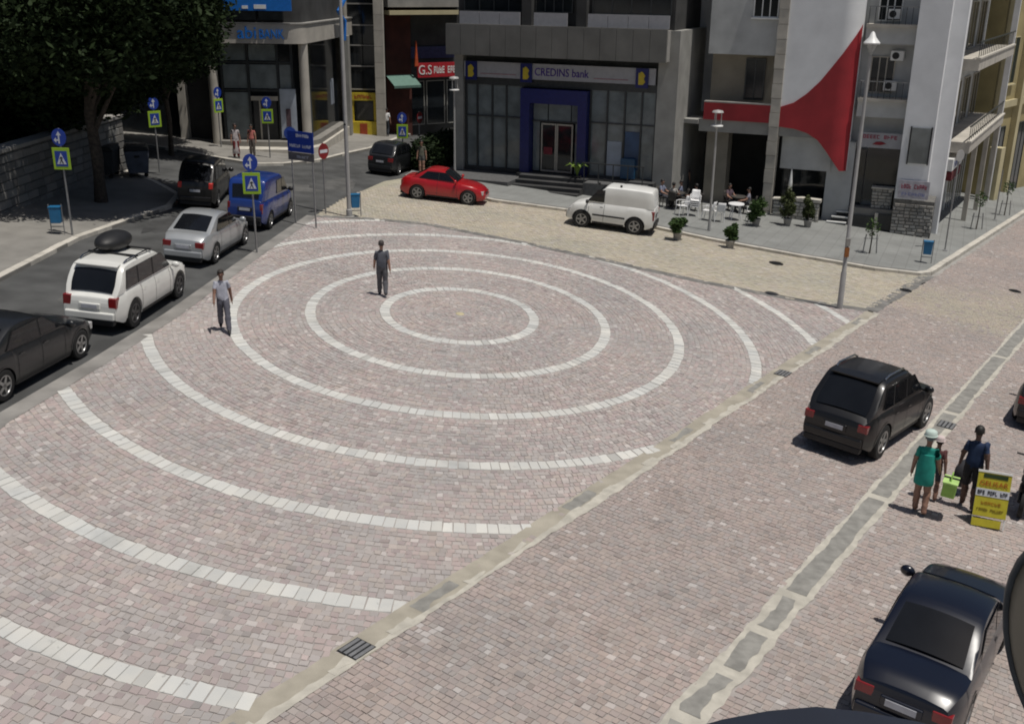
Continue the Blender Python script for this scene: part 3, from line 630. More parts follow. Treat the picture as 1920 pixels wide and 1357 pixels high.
# ---- white and red house with the cafe
E_ = Fac('cafe_house', (12.22, 49.98, -2.6), DIR, 'white rendered house with a red curved sash above the cafe terrace')
E_.box('upper_wall', M['render_g'], -3.45, -0.30, 0.0, 9, 5.3, 13.5)
E_.window(-1.45, -0.42, 7.0, 8.6, -0.03, M['glassdark'], M['white'], bars=2, sill=M['white'])
E_.box('recessed_wall', M['tanwall'], -3.45, -0.3, 1.0, 9, 2.3, 5.3)
E_.window(-1.78, -0.95, 3.25, 5.05, 0.95, M['glassdark'], M['alu'], bars=1)
E_.box('red_parapet', M['redpaint'], -3.4, -0.28, -0.35, -0.15, 2.32, 3.12)
E_.box('parapet_cap', M['concrete'], -3.4, -0.28, -0.4, -0.1, 3.12, 3.18)
E_.box('balcony_floor', M['concrete'], -3.4, -0.3, -0.14, 1.0, 2.32, 2.5)
E_.box('beam', M['stonegrey'], -3.6, 2.4, -0.25, 0.0, 1.75, 2.31)
E_.plan('side_canopy', M['stonegrey'], [(-5.9, 1.0), (-5.6, 0.2), (-4.9, -0.35), (-3.6, -0.5), (-3.6, 1.0)], 2.1, 2.3)
E_.box('column', M['tanwall'], -3.3, -2.25, 0.3, 1.2, -2.3, 1.75)
E_.box('inner_wall', M['darkwall'], -6.0, 3.4, 4.5, 4.7, -2.6, 5.0)
E_.box('inner_side_wall', M['darkwall'], -6.0, -5.8, 0.0, 4.5, -2.6, 13)
E_.box('far_wall', M['render_g'], -5.8, -3.45, 3.0, 9, 2.3, 13.5)
for i in range(24):     # stone pier, block by block
    z = -2.4 + i * 0.65; o = 0.015 * (i % 2)
    E_.box('quoin', M['pier'], -0.28 - o, 0.16, -0.38 - o, 0.2, z + 0.01, z + 0.64)
# curved white wall: flat, then turning in at the far end
def curve_pt(x):        # plan position of the wall face at running length x
    if x <= 2.55: return (x, -0.30)
    a = (x - 2.55) / 0.9; return (2.55 + 0.9 * math.sin(a), -0.30 + 0.9 * (1 - math.cos(a)))
def curved(name, m, fn_lo, fn_hi, x0, x1, out, n=40):
    mb = MB(); rows = []
    for i in range(n + 1):
        x = x0 + (x1 - x0) * i / n; p = curve_pt(x); lo, hi = fn_lo(x), fn_hi(x)
        rows.append([(p[0], p[1] - out, lo - E_.z0), (p[0], p[1] - out, hi - E_.z0), (p[0], p[1] + 0.2, hi - E_.z0), (p[0], p[1] + 0.2, lo - E_.z0), (p[0], p[1] - out, lo - E_.z0)])
    mb.grid(rows); e = rows[0]; mb.add(e[:4], [(0, 1, 2, 3)]); e = rows[-1]; mb.add(e[:4], [(3, 2, 1, 0)])
    return mb.build(name, m, E_.t, smooth=35)
def interp(tab):
    xs, ys = zip(*tab); return lambda x: float(np.interp(x, xs, ys))
up = interp([(0.16, 3.08), (0.73, 3.29), (1.28, 3.72), (1.81, 4.29), (2.22, 4.87), (2.62, 5.46), (2.95, 5.99), (3.30, 6.5), (3.6, 6.9)])
lo = interp([(0.16, 2.18), (0.84, 2.13), (1.46, 1.97), (1.98, 1.67), (2.39, 1.21), (2.72, 0.79), (3.08, 0.33), (3.6, 0.3)])
curved('curved_wall', M['render_w'], lambda x: lo(x), lambda x: 13.5, 0.16, 3.55, 0.0)
curved('red_sash', M['redpaint'], lo, up, 0.162, 3.50, 0.035)
E_.box('grey_blind', M['render_g'], 0.3, 2.6, 0.25, 0.32, 0.2, 1.75)
E_.box('dark_opening', M['glassdark'], 0.3, 2.4, 1.2, 1.3, -2.2, 0.4)
E_.box('grey_pier', M['render_g'], 2.45, 3.62, 0.35, 1.6, -2.4, 1.6)
# bay with balconies between the curved wall and the pilaster
E_.box('bay_wall', M['render_g'], 3.3, 5.6, 0.9, 9, -2.6, 13.5)
E_.window(3.85, 4.8, 3.85, 5.35, 0.86, M['glassdark'], M['alupale'], bars=2)
E_.window(3.9, 4.8, 6.95, 8.5, 0.86, M['glassdark'], M['white'], bars=2)
for z in (3.5, 6.66):
    E_.box('balcony_slab', M['pier'], 3.5, 5.68, -0.15, 0.9, z, z + 0.14)
    for i in range(9): E_.box('baluster', M['alu'], 3.56 + i * 0.255, 3.585 + i * 0.255, -0.1, -0.075, z + 0.14, z + 0.85)
    E_.box('balcony_rail', M['steel'], 3.52, 5.66, -0.11, -0.065, z + 0.85, z + 0.89)
    E_.box('soffit', M['render_g'], 3.5, 5.6, 0.1, 0.9, z - 0.7, z)
for x, z in ((4.9, 5.25), (4.75, 3.95), (4.55, 7.0)):
    a = E_.box('cooling_unit', M['white'], x - 0.28, x + 0.28, 0.5, 0.85, z, z + 0.42, bevel=0.02)
    MB().lathe([(0.15, 0.0), (0.15, 0.012), (0.03, 0.012)], 16, lambda p, q, h: (x - 0.06 + p, 0.49 - h, z + 0.21 - E_.z0 + q)).build('fan', M['blackplastic'], a)
sb = E_.box('shop_sign', M['signgrey'], 3.7, 5.6, 0.1, 0.2, 1.45, 2.12)
marks(sb, 3.9, 5.4, 0.098, 1.94 - E_.z0, 0.17, mat('faded_red_letters', (0.28, 0.03, 0.06)), (5, 4), 3)
E_.poly('red_mark', mat('red_mark', (0.25, 0.02, 0.03)), [(4.35, 1.6), (4.5, 1.72), (4.75, 1.74), (4.95, 1.66), (4.7, 1.58)], 0.07, 0.095, parent=sb)
E_.box('doorway', M['glassdark'], 4.15, 5.55, 0.6, 0.7, -1.0, 1.4)
E_.box('doorway', M['glassdark'], 3.65, 4.1, 0.62, 0.72, -1.4, 1.3)
E_.box('cellar_opening', M['glassdark'], 3.85, 4.9, -0.2, -0.1, -2.55, -1.62); E_.box('cellar_opening', M['glassdark'], 5.0, 5.6, -0.2, -0.1, -2.55, -1.5)
E_.box('terrace_front', M['walkwarm'], 3.7, 5.68, -0.08, 0.9, -2.6, -1.3); E_.box('post', M['pier'], 4.88, 5.02, -0.3, -0.05, -2.55, -1.45)
st = E_.box('stone_block', M['stonejoint'], 4.6, 5.5, 0.2, 0.6, -1.3, -0.4); stone_courses(st, 4.6, 5.5, 0.2, -1.3, -0.4, 0.15, 0.25, 0.03, (0.4, 0.39, 0.36), zoff=E_.z0)
st = E_.box('block_cap', M['kerb'], 4.55, 5.55, 0.1, 0.65, -0.4, -0.33)
# pilaster and its stone foot
E_.box('pilaster', M['render_w'], 5.62, 6.92, -0.32, 3.0, -0.7, 13.5)
mu = E_.box('picture_board', mat('grey_picture_board', (0.22, 0.235, 0.23), rough=0.35, var=0.3, scale=0.9), 5.98, 6.78, -0.42, -0.36, 0.95, 2.5)
for a, b in ((5.92, 5.98), (6.78, 6.84)): E_.box('frame', M['blackplastic'], a, b, -0.44, -0.34, 0.9, 2.55, mu)
bn = E_.box('banner', mat('white_banner', (0.45, 0.43, 0.47), rough=0.6), 5.75, 7.05, -0.46, -0.42, -0.62, 0.18)
marks(bn, 5.85, 6.95, -0.462, -0.08 - E_.z0, 0.2, mat('banner_red_letters', (0.3, 0.05, 0.08)), (4, 5), 4)
marks(bn, 5.9, 6.9, -0.462, -0.42 - E_.z0, 0.14, mat('banner_blue_letters', (0.2, 0.22, 0.4)), (7,), 5)
ft = E_.box('stone_foot', M['stonejoint'], 5.62, 7.35, -0.36, 3.0, -2.8, -0.72)
stone_courses(ft, 5.62, 7.35, -0.36, -2.75, -0.75, 0.155, 0.27, 0.03, (0.36, 0.345, 0.32), zoff=E_.z0)
# low stone wall in front of the terrace
lw = Fac('low_stone_wall', (11.9, 49.3, -2.6), DIR, 'low whitish rubble wall beside the cafe pier with a pale coping', 'wall')
lw.box('core', M['stonejoint'], 0.35, 2.45, 0.0, 0.3, -2.6, -1.1)
stone_courses(lw.t, 0.35, 2.45, 0.0, -2.45, -1.12, 0.16, 0.3, 0.03, (0.46, 0.45, 0.42), zoff=lw.z0)
lw.poly('coping', M['kerb'], [(0.3, -1.12), (2.5, -1.12), (2.5, -0.98), (1.6, -0.94), (0.9, -1.02), (0.3, -1.06)], -0.08, 0.36)

# ---- side wing along the street
RW = Fac('side_wing', (19.79, 48.58, -4.2), (0.495, 0.869), 'side wing with long balconies and shop fronts running up the street')
RW.box('wall', M['render_g'], -0.4, 15.2, 0.9, 6, -4.8, 13.5)
RW.box('white_strip', M['render_w'], -0.42, 0.05, -0.1, 0.9, -2.7, 13.5)
for z, x0, x1 in ((4.85, 0.3, 14.7), (1.05, 1.5, 15.1), (8.6, 0.3, 14.7)):
    RW.box('balcony_band', M['pier'], x0, x1, -0.75, 0.9, z, z + 0.5); RW.box('balcony_cap', M['kerb'], x0 - 0.03, x1 + 0.03, -0.8, -0.6, z + 0.5, z + 0.58)
    for i in range(20): RW.box('rail_bar', M['alu'], x0 + 0.2 + i * 0.7, x0 + 0.23 + i * 0.7, -0.68, -0.65, z + 0.58, z + 1.2)
    RW.box('balcony_rail', M['alu'], x0, x1, -0.7, -0.63, z + 1.2, z + 1.26)
    for i in range(4): RW.window(x0 + 0.9 + i * 3.4, x0 + 2.9 + i * 3.4, z + 0.6, z + 2.8, 0.84, M['glassdark'], M['alupale'], bars=1)
for x_ in (5.2, 9.9, 14.5): RW.box('column', M['pier'], x_, x_ + 0.22, -0.68, -0.45, -4.6, 1.05)
RW.box('white_post', M['render_w'], 14.75, 15.0, -0.7, -0.4, -4.6, 13.5)
for i in range(4):
    RW.window(1.0 + i * 3.5, 3.6 + i * 3.5, -3.0 - i * 0.25, 0.2, 0.8, M['glassdark'], M['white'], bars=2, name='shop_window')
s1 = RW.box('shop_sign', M['white'], 1.0, 4.0, -0.2, 0.3, 0.25, 0.8); marks(s1, 1.4, 3.6, -0.202, 0.52 - RW.z0, 0.3, M['signblue'], (6,), 6)
RW.box('red_sign', mat('dark_red_sign', (0.12, 0.015, 0.02)), 1.0, 3.8, -0.22, 0.3, -0.2, 0.2)
# ---- ochre house farther up
Y = Fac('ochre_house', (28.1, 63.2, -5.2), (0.66, 0.75), 'ochre stone house with pale corner columns farther up the street')
Y.box('wall', M['ochre'], 0, 9, 0, 7, -6, 14)
for x in (0.0, 3.6): Y.box('corner_column', M['ochrelight'], x, x + 0.55, -0.35, 0.1, -6, 14)
Y.box('string_course', M['ochrelight'], -0.05, 9, -0.2, 0.0, 1.6, 2.0)
for i in range(2): Y.window(1.1 + 4.2 * i, 2.6 + 4.2 * i, 3.0, 5.6, -0.04, M['glassdark'], M['ochrelight'], bars=1, sill=M['ochrelight']); Y.window(1.1 + 4.2 * i, 2.6 + 4.2 * i, -4.2, 0.4, -0.04, M['glassdark'], M['alu'], bars=1)
Y.box('gate_pier', M['ochrelight'], -1.2, -0.5, -1.2, -0.5, -5.5, -0.4)

# ---- corner bank with blue letters (left)
A = Fac('corner_bank', (-15.94, 55.65, -0.4), (1, 0), 'corner bank with a pale curved fascia, blue lettering and round columns')
def fascia_path(off, n=10):
    pts = [(-0.1, -0.35 - off)]
    for i in range(n + 1):
        a = -math.pi / 2 + (math.pi / 2 - 0.1) * i / n; pts.append((4.55 + (0.75 + off) * math.cos(a), 0.4 + (0.75 + off) * math.sin(a)))
    pts += [(6.35 + off, 11.2)]; return pts
A.plan('fascia', mat('pale_fascia', (0.46, 0.43, 0.38), var=0.12, scale=1.5), fascia_path(0) + [(-0.1, 11.2)], 5.28, 6.22)
A.plan('fascia_cap', M['concrete'], fascia_path(0.05) + [(-0.1, 11.25)], 6.22, 6.28)
A.plan('upper_storey', M['darkwall'], [(x, y + 0.2) for x, y in fascia_path(-0.3)] + [(-0.1, 11.0)], 6.28, 13.5)
for a, b in ((0.5, 1.6), (1.75, 2.85), (3.0, 4.2)): A.box('upper_window', M['glassdark'], a, b, -0.12, 0.16, 6.4, 8.4)
A.box('blue_board', M['brightblue'], 1.4, 4.75, -0.55, -0.42, 6.86, 8.2)
A.box('board_stripe', M['white'], 2.9, 3.5, -0.57, -0.551, 6.95, 7.15); A.box('board_stripe', M['white'], 2.3, 2.6, -0.57, -0.551, 6.95, 7.1)
A.text('lettering', 'abi', 0.85, M['brightblue'], 2.42, -0.39, 5.78, width=0.95, extrude=0.05); A.text('lettering', 'BANK', 0.66, M['brightblue'], 3.65, -0.39, 5.72, width=1.25, extrude=0.05)
A.plan('glass_wall', M['glassdark'], [(0.5, 0.55), (4.4, 0.55), (4.95, 0.9), (5.15, 1.5), (5.6, 10.8), (0.5, 10.8)], -0.2, 5.28)
for x in (0.75, 2.12, 3.66, 4.4): A.box('mullion', M['alu'], x - 0.06, x + 0.06, 0.42, 0.55, 0.35, 5.28)
for z in (2.9, 4.3): A.box('transom', M['alu'], 0.7, 4.4, 0.44, 0.55, z - 0.05, z + 0.05)
for a, b, z0, z1 in ((0.82, 2.05, 3.0, 4.2), (0.82, 2.05, 0.4, 2.8), (2.2, 3.58, 3.0, 4.2), (2.2, 3.58, 4.4, 5.2), (0.82, 2.05, 4.4, 5.2), (3.74, 4.35, 3.0, 4.2)): A.box('glass_pane', GP, a, b, 0.5, 0.545, z0, z1)
A.box('poster', M['posterpale'], 3.72, 4.55, 0.3, 0.36, 0.5, 3.0); A.box('poster_figure', mat('poster_figure', (0.08, 0.05, 0.06)), 4.0, 4.25, 0.28, 0.299, 1.1, 2.0)
MB().lathe([(0.33, 0), (0.33, 0.02), (0.01, 0.02)], 20, lambda p, q, h: (4.15 + p, 0.27 - h, 1.15 + q)).build('poster_roundel', M['signblue'], A.t)
dr = A.box('door', M['darkwall'], 2.3, 3.5, 0.42, 0.5, 0.4, 2.4); A.box('frame', M['alupale'], 2.2, 3.6, 0.36, 0.42, 2.4, 2.62, dr); A.box('frame', M['alupale'], 2.6, 2.68, 0.38, 0.42, 0.4, 2.4, dr)
for x, y in ((0.42, 0.0), (5.05, 0.35)):
    MB().lathe([(0.24, -0.4), (0.24, 5.68)], 20, lambda p, q, h: (x + p, y + q, h)).build('column', M['pier'], A.t, smooth=40)
A.box('grey_pillar', M['stonegrey'], 5.75, 6.15, 8.2, 9.0, -0.4, 5.28)
A.box('window_notice', M['posterpale'], 5.35, 5.42, 6.2, 7.0, 1.6, 3.0)
A.plan('plinth', M['kerb'], [(0.2, -0.9), (1.2, -1.1), (2.8, -1.25), (4.6, -1.2), (5.3, -0.8), (5.75, 0.2), (6.15, 10.5), (0.2, 10.5)], -0.9, 0.12)
A.plan('plinth_top', M['walkwarm'], [(0.3, -0.2), (4.4, -0.3), (5.2, 0.1), (5.6, 1.0), (6.0, 10.4), (0.3, 10.4)], 0.12, 0.38)
A.box('wing', M['darkwall'], -6.5, -0.1, 1.4, 9, -0.6, 13.5)
A.box('wing_column', M['pier'], -1.75, -1.35, 0.8, 1.3, -0.2, 13.5)
A.box('wing_glass', M['glassdark'], -5.5, -2.0, 1.3, 1.39, 0.3, 4.5)
MB().tube([(6.3, 6.0, 5.55), (6.36, 6.0, 6.6), (6.1, 5.6, 7.1), (6.7, 7.4, 8.6)], 0.12, 8).build('blue_pipe', M['brightblue'], A.t, smooth=60)
# ---- narrow glass house between two pillars
B = Fac('glass_house', (-10.17, 65.09, -0.6), (1, 0), 'dark glass house between two pale pillars with a yellow kiosk front')
for a, b in ((-0.30, 0.18), (1.80, 2.34)):
    for i in range(16): B.box('pillar_block', M['pier'], a, b, -0.3, 0.25, -0.75 + i * 0.9, -0.75 + i * 0.9 + 0.885)
B.box('core', M['darkwall'], -0.25, 2.2, 0.4, 8, -1.0, 14)
for i, z in enumerate((2.2, 3.55, 4.75, 5.9, 7.1)):
    B.box('glass_pane', M['glassdark'], 0.2, 1.0, 0.28, 0.36, z, z + 1.08); B.box('glass_pane', M['glassdark'], 1.06, 1.79, 0.28, 0.36, z, z + 1.08); B.box('floor_line', M['concrete'], 0.18, 1.8, 0.22, 0.4, z - 0.1, z - 0.03)
yb = B.box('yellow_sign', M['yellow'], 0.2, 1.8, 0.0, 0.15, 1.5, 1.95); marks(yb, 0.45, 1.55, -0.002, 1.72 - B.z0, 0.22, mat('kiosk_red', (0.35, 0.03, 0.02)), (6,), 7)
B.box('kiosk_counter', M['yellow'], 0.2, 1.8, -0.1, 0.3, -0.75, 0.25); B.box('red_panel', mat('kiosk_red_panel', (0.35, 0.06, 0.02)), 0.75, 1.2, -0.12, -0.1, -0.6, 0.15)
B.box('kiosk_window', M['glassdark'], 0.45, 1.55, 0.2, 0.3, 0.3, 1.45); B.box('kiosk_post', M['yellow'], 0.2, 0.4, 0.05, 0.3, 0.25, 1.5); B.box('kiosk_post', M['yellow'], 1.6, 1.8, 0.05, 0.3, 0.25, 1.5)
# ---- shops with the red sign
C = Fac('shop_row', (-7.75, 65.9, -1.2), (0.85, 0.53), 'dark shop row with a red sign and a tan canopy edge')
C.box('wall', M['darkred'], 0.2, 1.9, 0.6, 8, -1.2, 14); C.box('wall', M['darkwall'], 1.9, 9, 0.8, 8, -1.2, 14)
C.box('canopy', M['ochrelight'], 0.0, 5.3, -0.5, 0.8, 6.42, 6.66); C.box('canopy_fascia', M['concrete'], 0.0, 5.3, -0.3, 0.8, 6.85, 7.3)
rs = C.box('red_sign', mat('red_shop_sign', (0.42, 0.02, 0.03), rough=0.5), 2.0, 4.95, -0.1, 0.05, 2.72, 3.58)
C.text('lettering', 'G.S', 0.8, M['white'], 2.5, -0.11, 3.14, width=0.9, parent=rs); marks(rs, 3.1, 4.85, -0.102, 3.16 - C.z0, 0.42, M['white'], (4, 4), 8)
C.poly('red_pennant', mat('orange_red', (0.5, 0.08, 0.02)), [(1.8, 3.4), (2.05, 3.4), (1.92, 4.9)], -0.12, 0.0)
for i in range(3): C.window(1.6 + i * 1.45, 2.8 + i * 1.45, -0.2, 2.4, 0.75, M['glassdark'], M['stonegrey'], bars=0, name='shop_window')
C.box('blue_band', mat('dim_blue_band', (0.05, 0.06, 0.14)), 1.9, 5.0, 0.7, 0.8, 3.8, 4.5)
C.poly('stub', M['greypaint'], [(4.95, 6.0), (5.1, 6.0), (5.1, 6.4), (4.95, 6.4)], -0.5, -0.4)
aw = MB(); aw.add([(0.1, 0.5, 4.1), (1.9, 0.5, 4.1), (1.9, -0.7, 3.55), (0.1, -0.7, 3.55), (0.1, -0.7, 3.40), (1.9, -0.7, 3.40)], [(0, 1, 2, 3), (3, 2, 5, 4)]); aw.build('awning', M['greenawning'], C.t)

# ------------------------------------------------------------------ vehicles
def wheel(parent, x, y, r, w, side, rimmat=None):
    """side +1 = left (+y)"""
    t = bpy.data.objects.new('wheel', None); t.empty_display_size = 0.1; COL.objects.link(t); t.parent = parent; t.location = (x, y, r)
    fn = lambda a, b, c: (a, c * side, b)
    MB().lathe([(r * 0.60, -w / 2), (r * 0.9, -w / 2), (r, -w * 0.36), (r, w * 0.36), (r * 0.93, w / 2), (r * 0.66, w / 2), (r * 0.62, w * 0.42)], 24, fn).build('tyre', M['rubber'], t, smooth=40)
    rm = rimmat or M['rim']
    mb = MB(); mb.lathe([(r * 0.64, w * 0.30), (r * 0.65, w * 0.50), (r * 0.58, w * 0.50), (r * 0.55, w * 0.34), (0.001, w * 0.30)], 24, fn)
    for k in range(5):
        a = 2 * math.pi * k / 5; c, s = math.cos(a), math.sin(a); hw = r * 0.085
        P = [fn(c * rr - s * h, s * rr + c * h, z) for z in (w * 0.32, w * 0.46) for rr, h in ((0, -hw * 1.3), (r * 0.6, -hw), (r * 0.6, hw), (0, hw * 1.3))]
        mb.add(P, [(4, 5, 6, 7), (0, 1, 5, 4), (1, 2, 6, 5), (2, 3, 7, 6), (3, 0, 4, 7)])
    mb.build('rim', rm, t, smooth=30)
    return t

def car(name, label, x, y, yaw, L, W, H, pm, deck, gh, wheels, rw, sill=0.2, belt=None, windows=(), rails=False, plate=M['plate'], tail=(0.10, 0.18, 0.62), glass_rear=True, tint=None, tail_on=None,
        wr=0.78, rimmat=None, nose=0.20, tailr=0.13, bumper_dark=False, seams=(), front_light=True, blank_sides=False, cladding=False, group=None):
    """deck: (x fraction from the tail, height) of the lower body top; gh: (rear base, roof rear, roof front, screen base) as fractions, then roof height;
    wheels: x fractions of the two axles"""
    t = ground_empty(name, x, y, R(yaw)); tag(t, label, 'car' if 'van' not in name else 'van', group)
    dk0 = interp(deck); dk = lambda f: sum(dk0(f + d * 0.022) for d in (-1, -0.5, 0, 0.5, 1)) / 5; hw = W / 2; X = lambda f: (f - 0.5) * L
    wx = [X(f) for f in wheels]
    def half(f):
        e = 1.0
        if f < tailr: e = 1 - 0.17 * ((tailr - f) / tailr) ** 2.2
        if f > 1 - nose: e = 1 - 0.30 * ((f - 1 + nose) / nose) ** 2.2
        return hw * e
    def sec(f):
        xx = X(f); zt = dk(f); zb = sill
        if f < 0.06: zb = sill + 0.12 * (1 - f / 0.06)
        if f > 0.94: zb = sill + 0.04 * ((f - 0.94) / 0.06)
        for w0 in wx:
            ra = rw * 1.16; dx = xx - w0
            if abs(dx) < ra: zb = max(zb, rw * 0.98 + math.sqrt(ra * ra - dx * dx) * 0.98)
        h = zt - zb; w = half(f); b = zb
        base = sill; hh = zt - base
        prof = [(w * 0.93, base), (w * 0.985, base + 0.14 * hh), (w, base + 0.42 * hh), (w * 0.985, base + 0.70 * hh), (w * 0.955, base + 0.88 * hh), (w * 0.90, base + 0.965 * hh)]
        def yat(z): return float(np.interp(z, [p[1] for p in prof], [p[0] for p in prof]))
        zs = [zb + (prof[-1][1] - zb) * k / 6 for k in range(7)] if zb < prof[-1][1] else [zb] * 7
        pts = [(0, zb)] + [(yat(z), z) for z in zs] + [(w * 0.80, zt), (w * 0.42, zt + 0.018), (0, zt + 0.024)]
        return pts, yat
    # stations
    fs = set(np.linspace(0, 1, 45).round(4))
    for w0 in wx:
        ra = rw * 1.16
        for k in range(13): fs.add(round((w0 + ra * math.cos(math.pi * k / 12) * 0.999) / L + 0.5, 4))
        fs |= {round((w0 + s * (ra + 0.004)) / L + 0.5, 4) for s in (-1, 1)}
    fs = sorted(f for f in fs if 0 <= f <= 1); rows = []
    for f in fs:
        pts, _ = sec(f)
        if f == 0 or f == 1:
            lo_, hi_ = pts[0][1], pts[-1][1]; sg = -1 if f == 0 else 1
            pts = [(yy, zz) for yy, zz in pts]
            bulge = lambda yy, zz: sg * 0.055 * (1 - abs(2 * (zz - lo_) / (hi_ - lo_) - 0.9) ** 2.5) * (1 - 0.5 * (yy / hw) ** 2)
            P_ = [(X(f) + bulge(yy, zz), yy, zz) for yy, zz in pts] + [(X(f) + bulge(yy, zz), -yy, zz) for yy, zz in pts[-2:0:-1]]
            rows.append(P_ + [P_[0]]); continue
        rows.append([(X(f), yy, zz) for yy, zz in pts] + [(X(f), -yy, zz) for yy, zz in pts[-2:0:-1]] + [(X(f), 0, pts[0][1])])
    mb = MB(); mb.grid(rows); n = len(rows[0]) - 1
    for row_, rv in ((rows[0], 1), (rows[-1], -1)):      # close the ends with rungs between the two sides
        h_ = n // 2
        for q_ in range(h_):
            a_, b_, c_, d_ = row_[q_], row_[q_ + 1], row_[(n - q_ - 1) % n], row_[(n - q_) % n]
            mb.add([a_, b_, c_, d_], [(0, 1, 2, 3)])
    body = mb.build('body', pm, t, smooth=32)
    bx('underbody', M['blackplastic'], t, X(0.05), X(0.95), -hw * 0.70, hw * 0.70, sill - 0.02, sill + 0.30)
    # greenhouse
    r0, r1, f1, f0, zr = gh
    zr0, zf0 = dk(r0) - 0.02, dk(f0) - 0.02; sr = (zr - 0.03 - zr0) / (r1 - r0); sf = (zr - 0.035 - zf0) / (f0 - f1)
    rz = interp([(r0 - 0.06, zr0 - 0.06 * sr), (r0, zr0), (r1, zr - 0.03), (r1 * 0.75 + f1 * 0.25, zr), (r1 * 0.4 + f1 * 0.6, zr), (f1, zr - 0.035), (f0, zf0), (f0 + 0.06, zf0 - 0.06 * sf)])
    sw_ = min(0.035, (r1 - r0) * 0.7)
    roofz = lambda f: sum(rz(f + d * sw_) for d in (-1, -0.67, -0.33, 0, 0.33, 0.67, 1)) / 7
    wtop = hw * wr; wbase = hw * 0.90
    bl = belt if belt else dk((r1 + f1) / 2)
    def edge(z): return float(np.interp(z, [bl, zr], [wbase, wtop]))
    gf = sorted(set(np.linspace(r0, f0, 30).round(4)) | {round(v, 4) for v in (r1, f1, r1 + 0.02, f1 - 0.02)}); rows = []
    for f in gf:
        z = roofz(f); zb = dk(f) - 0.04; e = edge(z) ; eb = min(edge(zb), half(f) * 0.93)
        e = min(e, half(f) * 0.93)
        zm = zb + (z - zb) * 0.90; em = eb + (e - eb) * 0.90
        cr_ = min(1, max(0, (z - zb) * 3)); P = [(eb, zb), ((eb + em) / 2 + 0.008 * cr_, (zb + zm) / 2), (em, zm), (em * 0.985, zb + (z - zb) * 0.945), (e * 0.93, zb + (z - zb) * 0.985), (e * 0.80, z + 0.004 * cr_), (e * 0.45, z + 0.022 * cr_), (0, z + 0.03 * cr_)]
        rows.append([(X(f), a, b) for a, b in P] + [(X(f), -a, b) for a, b in P[-2::-1]])
    mb = MB(); mb.grid(rows); mb.add(rows[0], [tuple(range(len(rows[0])))]); mb.add(rows[-1], [tuple(range(len(rows[-1])))[::-1]])
    cabin = mb.build('roof', pm, t, smooth=34)
    gm = tint or M['carglass']
    def slope_glass(nm, fa, fb, ka, kb, kw):
        rows = []
        for i in range(7):
            u = ka + (kb - ka) * i / 6; f = fa + (fb - fa) * u; z = roofz(f); e = min(edge(z), half(f) * 0.93)
            tx, tz = (fb - fa) * L, roofz(fb) - roofz(fa); ln = math.hypot(tx, tz); nx, nz = (-tz / ln, tx / ln) if tx > 0 else (tz / ln, -tx / ln)
            if nz < 0: nx, nz = -nx, -nz
            row = []
            for k in range(-4, 5):
                yy = e * kw * k / 4; cr = 0.030 * (1 - (k / 4) ** 2)
                row.append((X(f) + nx * 0.016, yy, z + nz * 0.016 + cr))
            rows.append(row)
        return MB().grid(rows).build(nm, gm, t, smooth=60)
    slope_glass('windscreen', f0, f1, 0.10, 0.94, 0.88)
    if glass_rear: slope_glass('rear_window', r0, r1, 0.12, 0.90, 0.80)
    for s in (1, -1):
        p0_, p1_ = windows[0], windows[-1]
        band = [(p0_[0][0] - 0.006, p0_[0][1] - 0.012), (p1_[1][0] + 0.006, p1_[1][1] - 0.012), (p1_[2][0] + 0.006, p1_[2][1] + 0.012), (p0_[3][0] - 0.006, p0_[3][1] + 0.012)]
        MB().add([(X(f), s * (edge(z) + 0.015), z) for f, z in band], [(0, 1, 2, 3)]).build('window_surround', M['blackplastic'], t)
        for poly in windows:            # polygons (fraction, height)
            for_pts = []
            for f, z in poly: for_pts.append((X(f), s * (edge(z) + 0.021), z))
            c = Vector(for_pts[0]); MB().add(for_pts, [tuple(range(len(for_pts)))]).build('side_window', gm, t)
        def side_strip(nm, m, pts, wd, out=0.004):
            rows = []
            for f, z in pts: rows.append((X(f), s * (sec(f)[1](z) + out), z))
            mb = MB()
            a = [Vector(p) for p in rows]; vs = []
            for i, p in enumerate(a):
                d = (a[min(i + 1, len(a) - 1)] - a[max(i - 1, 0)]).normalized(); nn = Vector((-d.z, 0, d.x)); vs += [p + nn * wd / 2, p - nn * wd / 2]
            mb.add(vs, [(2 * i, 2 * i + 1, 2 * i + 3, 2 * i + 2) for i in range(len(a) - 1)]); return mb.build(nm, m, t)
        for f in seams:
            z0, z1 = sill + 0.1, dk(f) * 0.955; side_strip('door_gap', M['blackplastic'], [(f, z0 + (z1 - z0) * k / 5) for k in range(6)], 0.014)
            if f < 0.66: side_strip('door_handle', M['blackplastic'] if bumper_dark else pm, [(f + 0.015, dk(f) * 0.84), (f + 0.05, dk(f) * 0.84)], 0.03, out=0.02)
        side_strip('sill_trim', M['blackplastic'], [(wheels[0] + rw * 1.3 / L, sill + 0.05), (wheels[1] - rw * 1.3 / L, sill + 0.05)], 0.09, out=0.006)
        if cladding: side_strip('side_moulding', M['blackplastic'], [(wheels[0] + rw * 1.25 / L + (wheels[1] - wheels[0] - rw * 2.5 / L) * k / 6, sill + 0.34) for k in range(7)], 0.07, out=0.010)
        # arch lip
        for w0 in wx:
            ra = rw * 1.18; pts = []
            for k in range(13):
                a = math.pi * k / 12; f = (w0 + ra * math.cos(a)) / L + 0.5; z = max(sill, rw * 0.98 + ra * math.sin(a) * 0.98)
                if 0 < f < 1: pts.append((f, z))
            side_strip('arch_lip', M['blackplastic'] if bumper_dark else pm, pts, 0.03, out=0.008)
        for k, w0 in enumerate(wx): wheel(t, w0, s * (hw - 0.095), rw, 0.19, s, rimmat)
        # lamps
        tz0, th_, ti_ = tail
        zt = dk(0.02)
        hb = half(0.0)
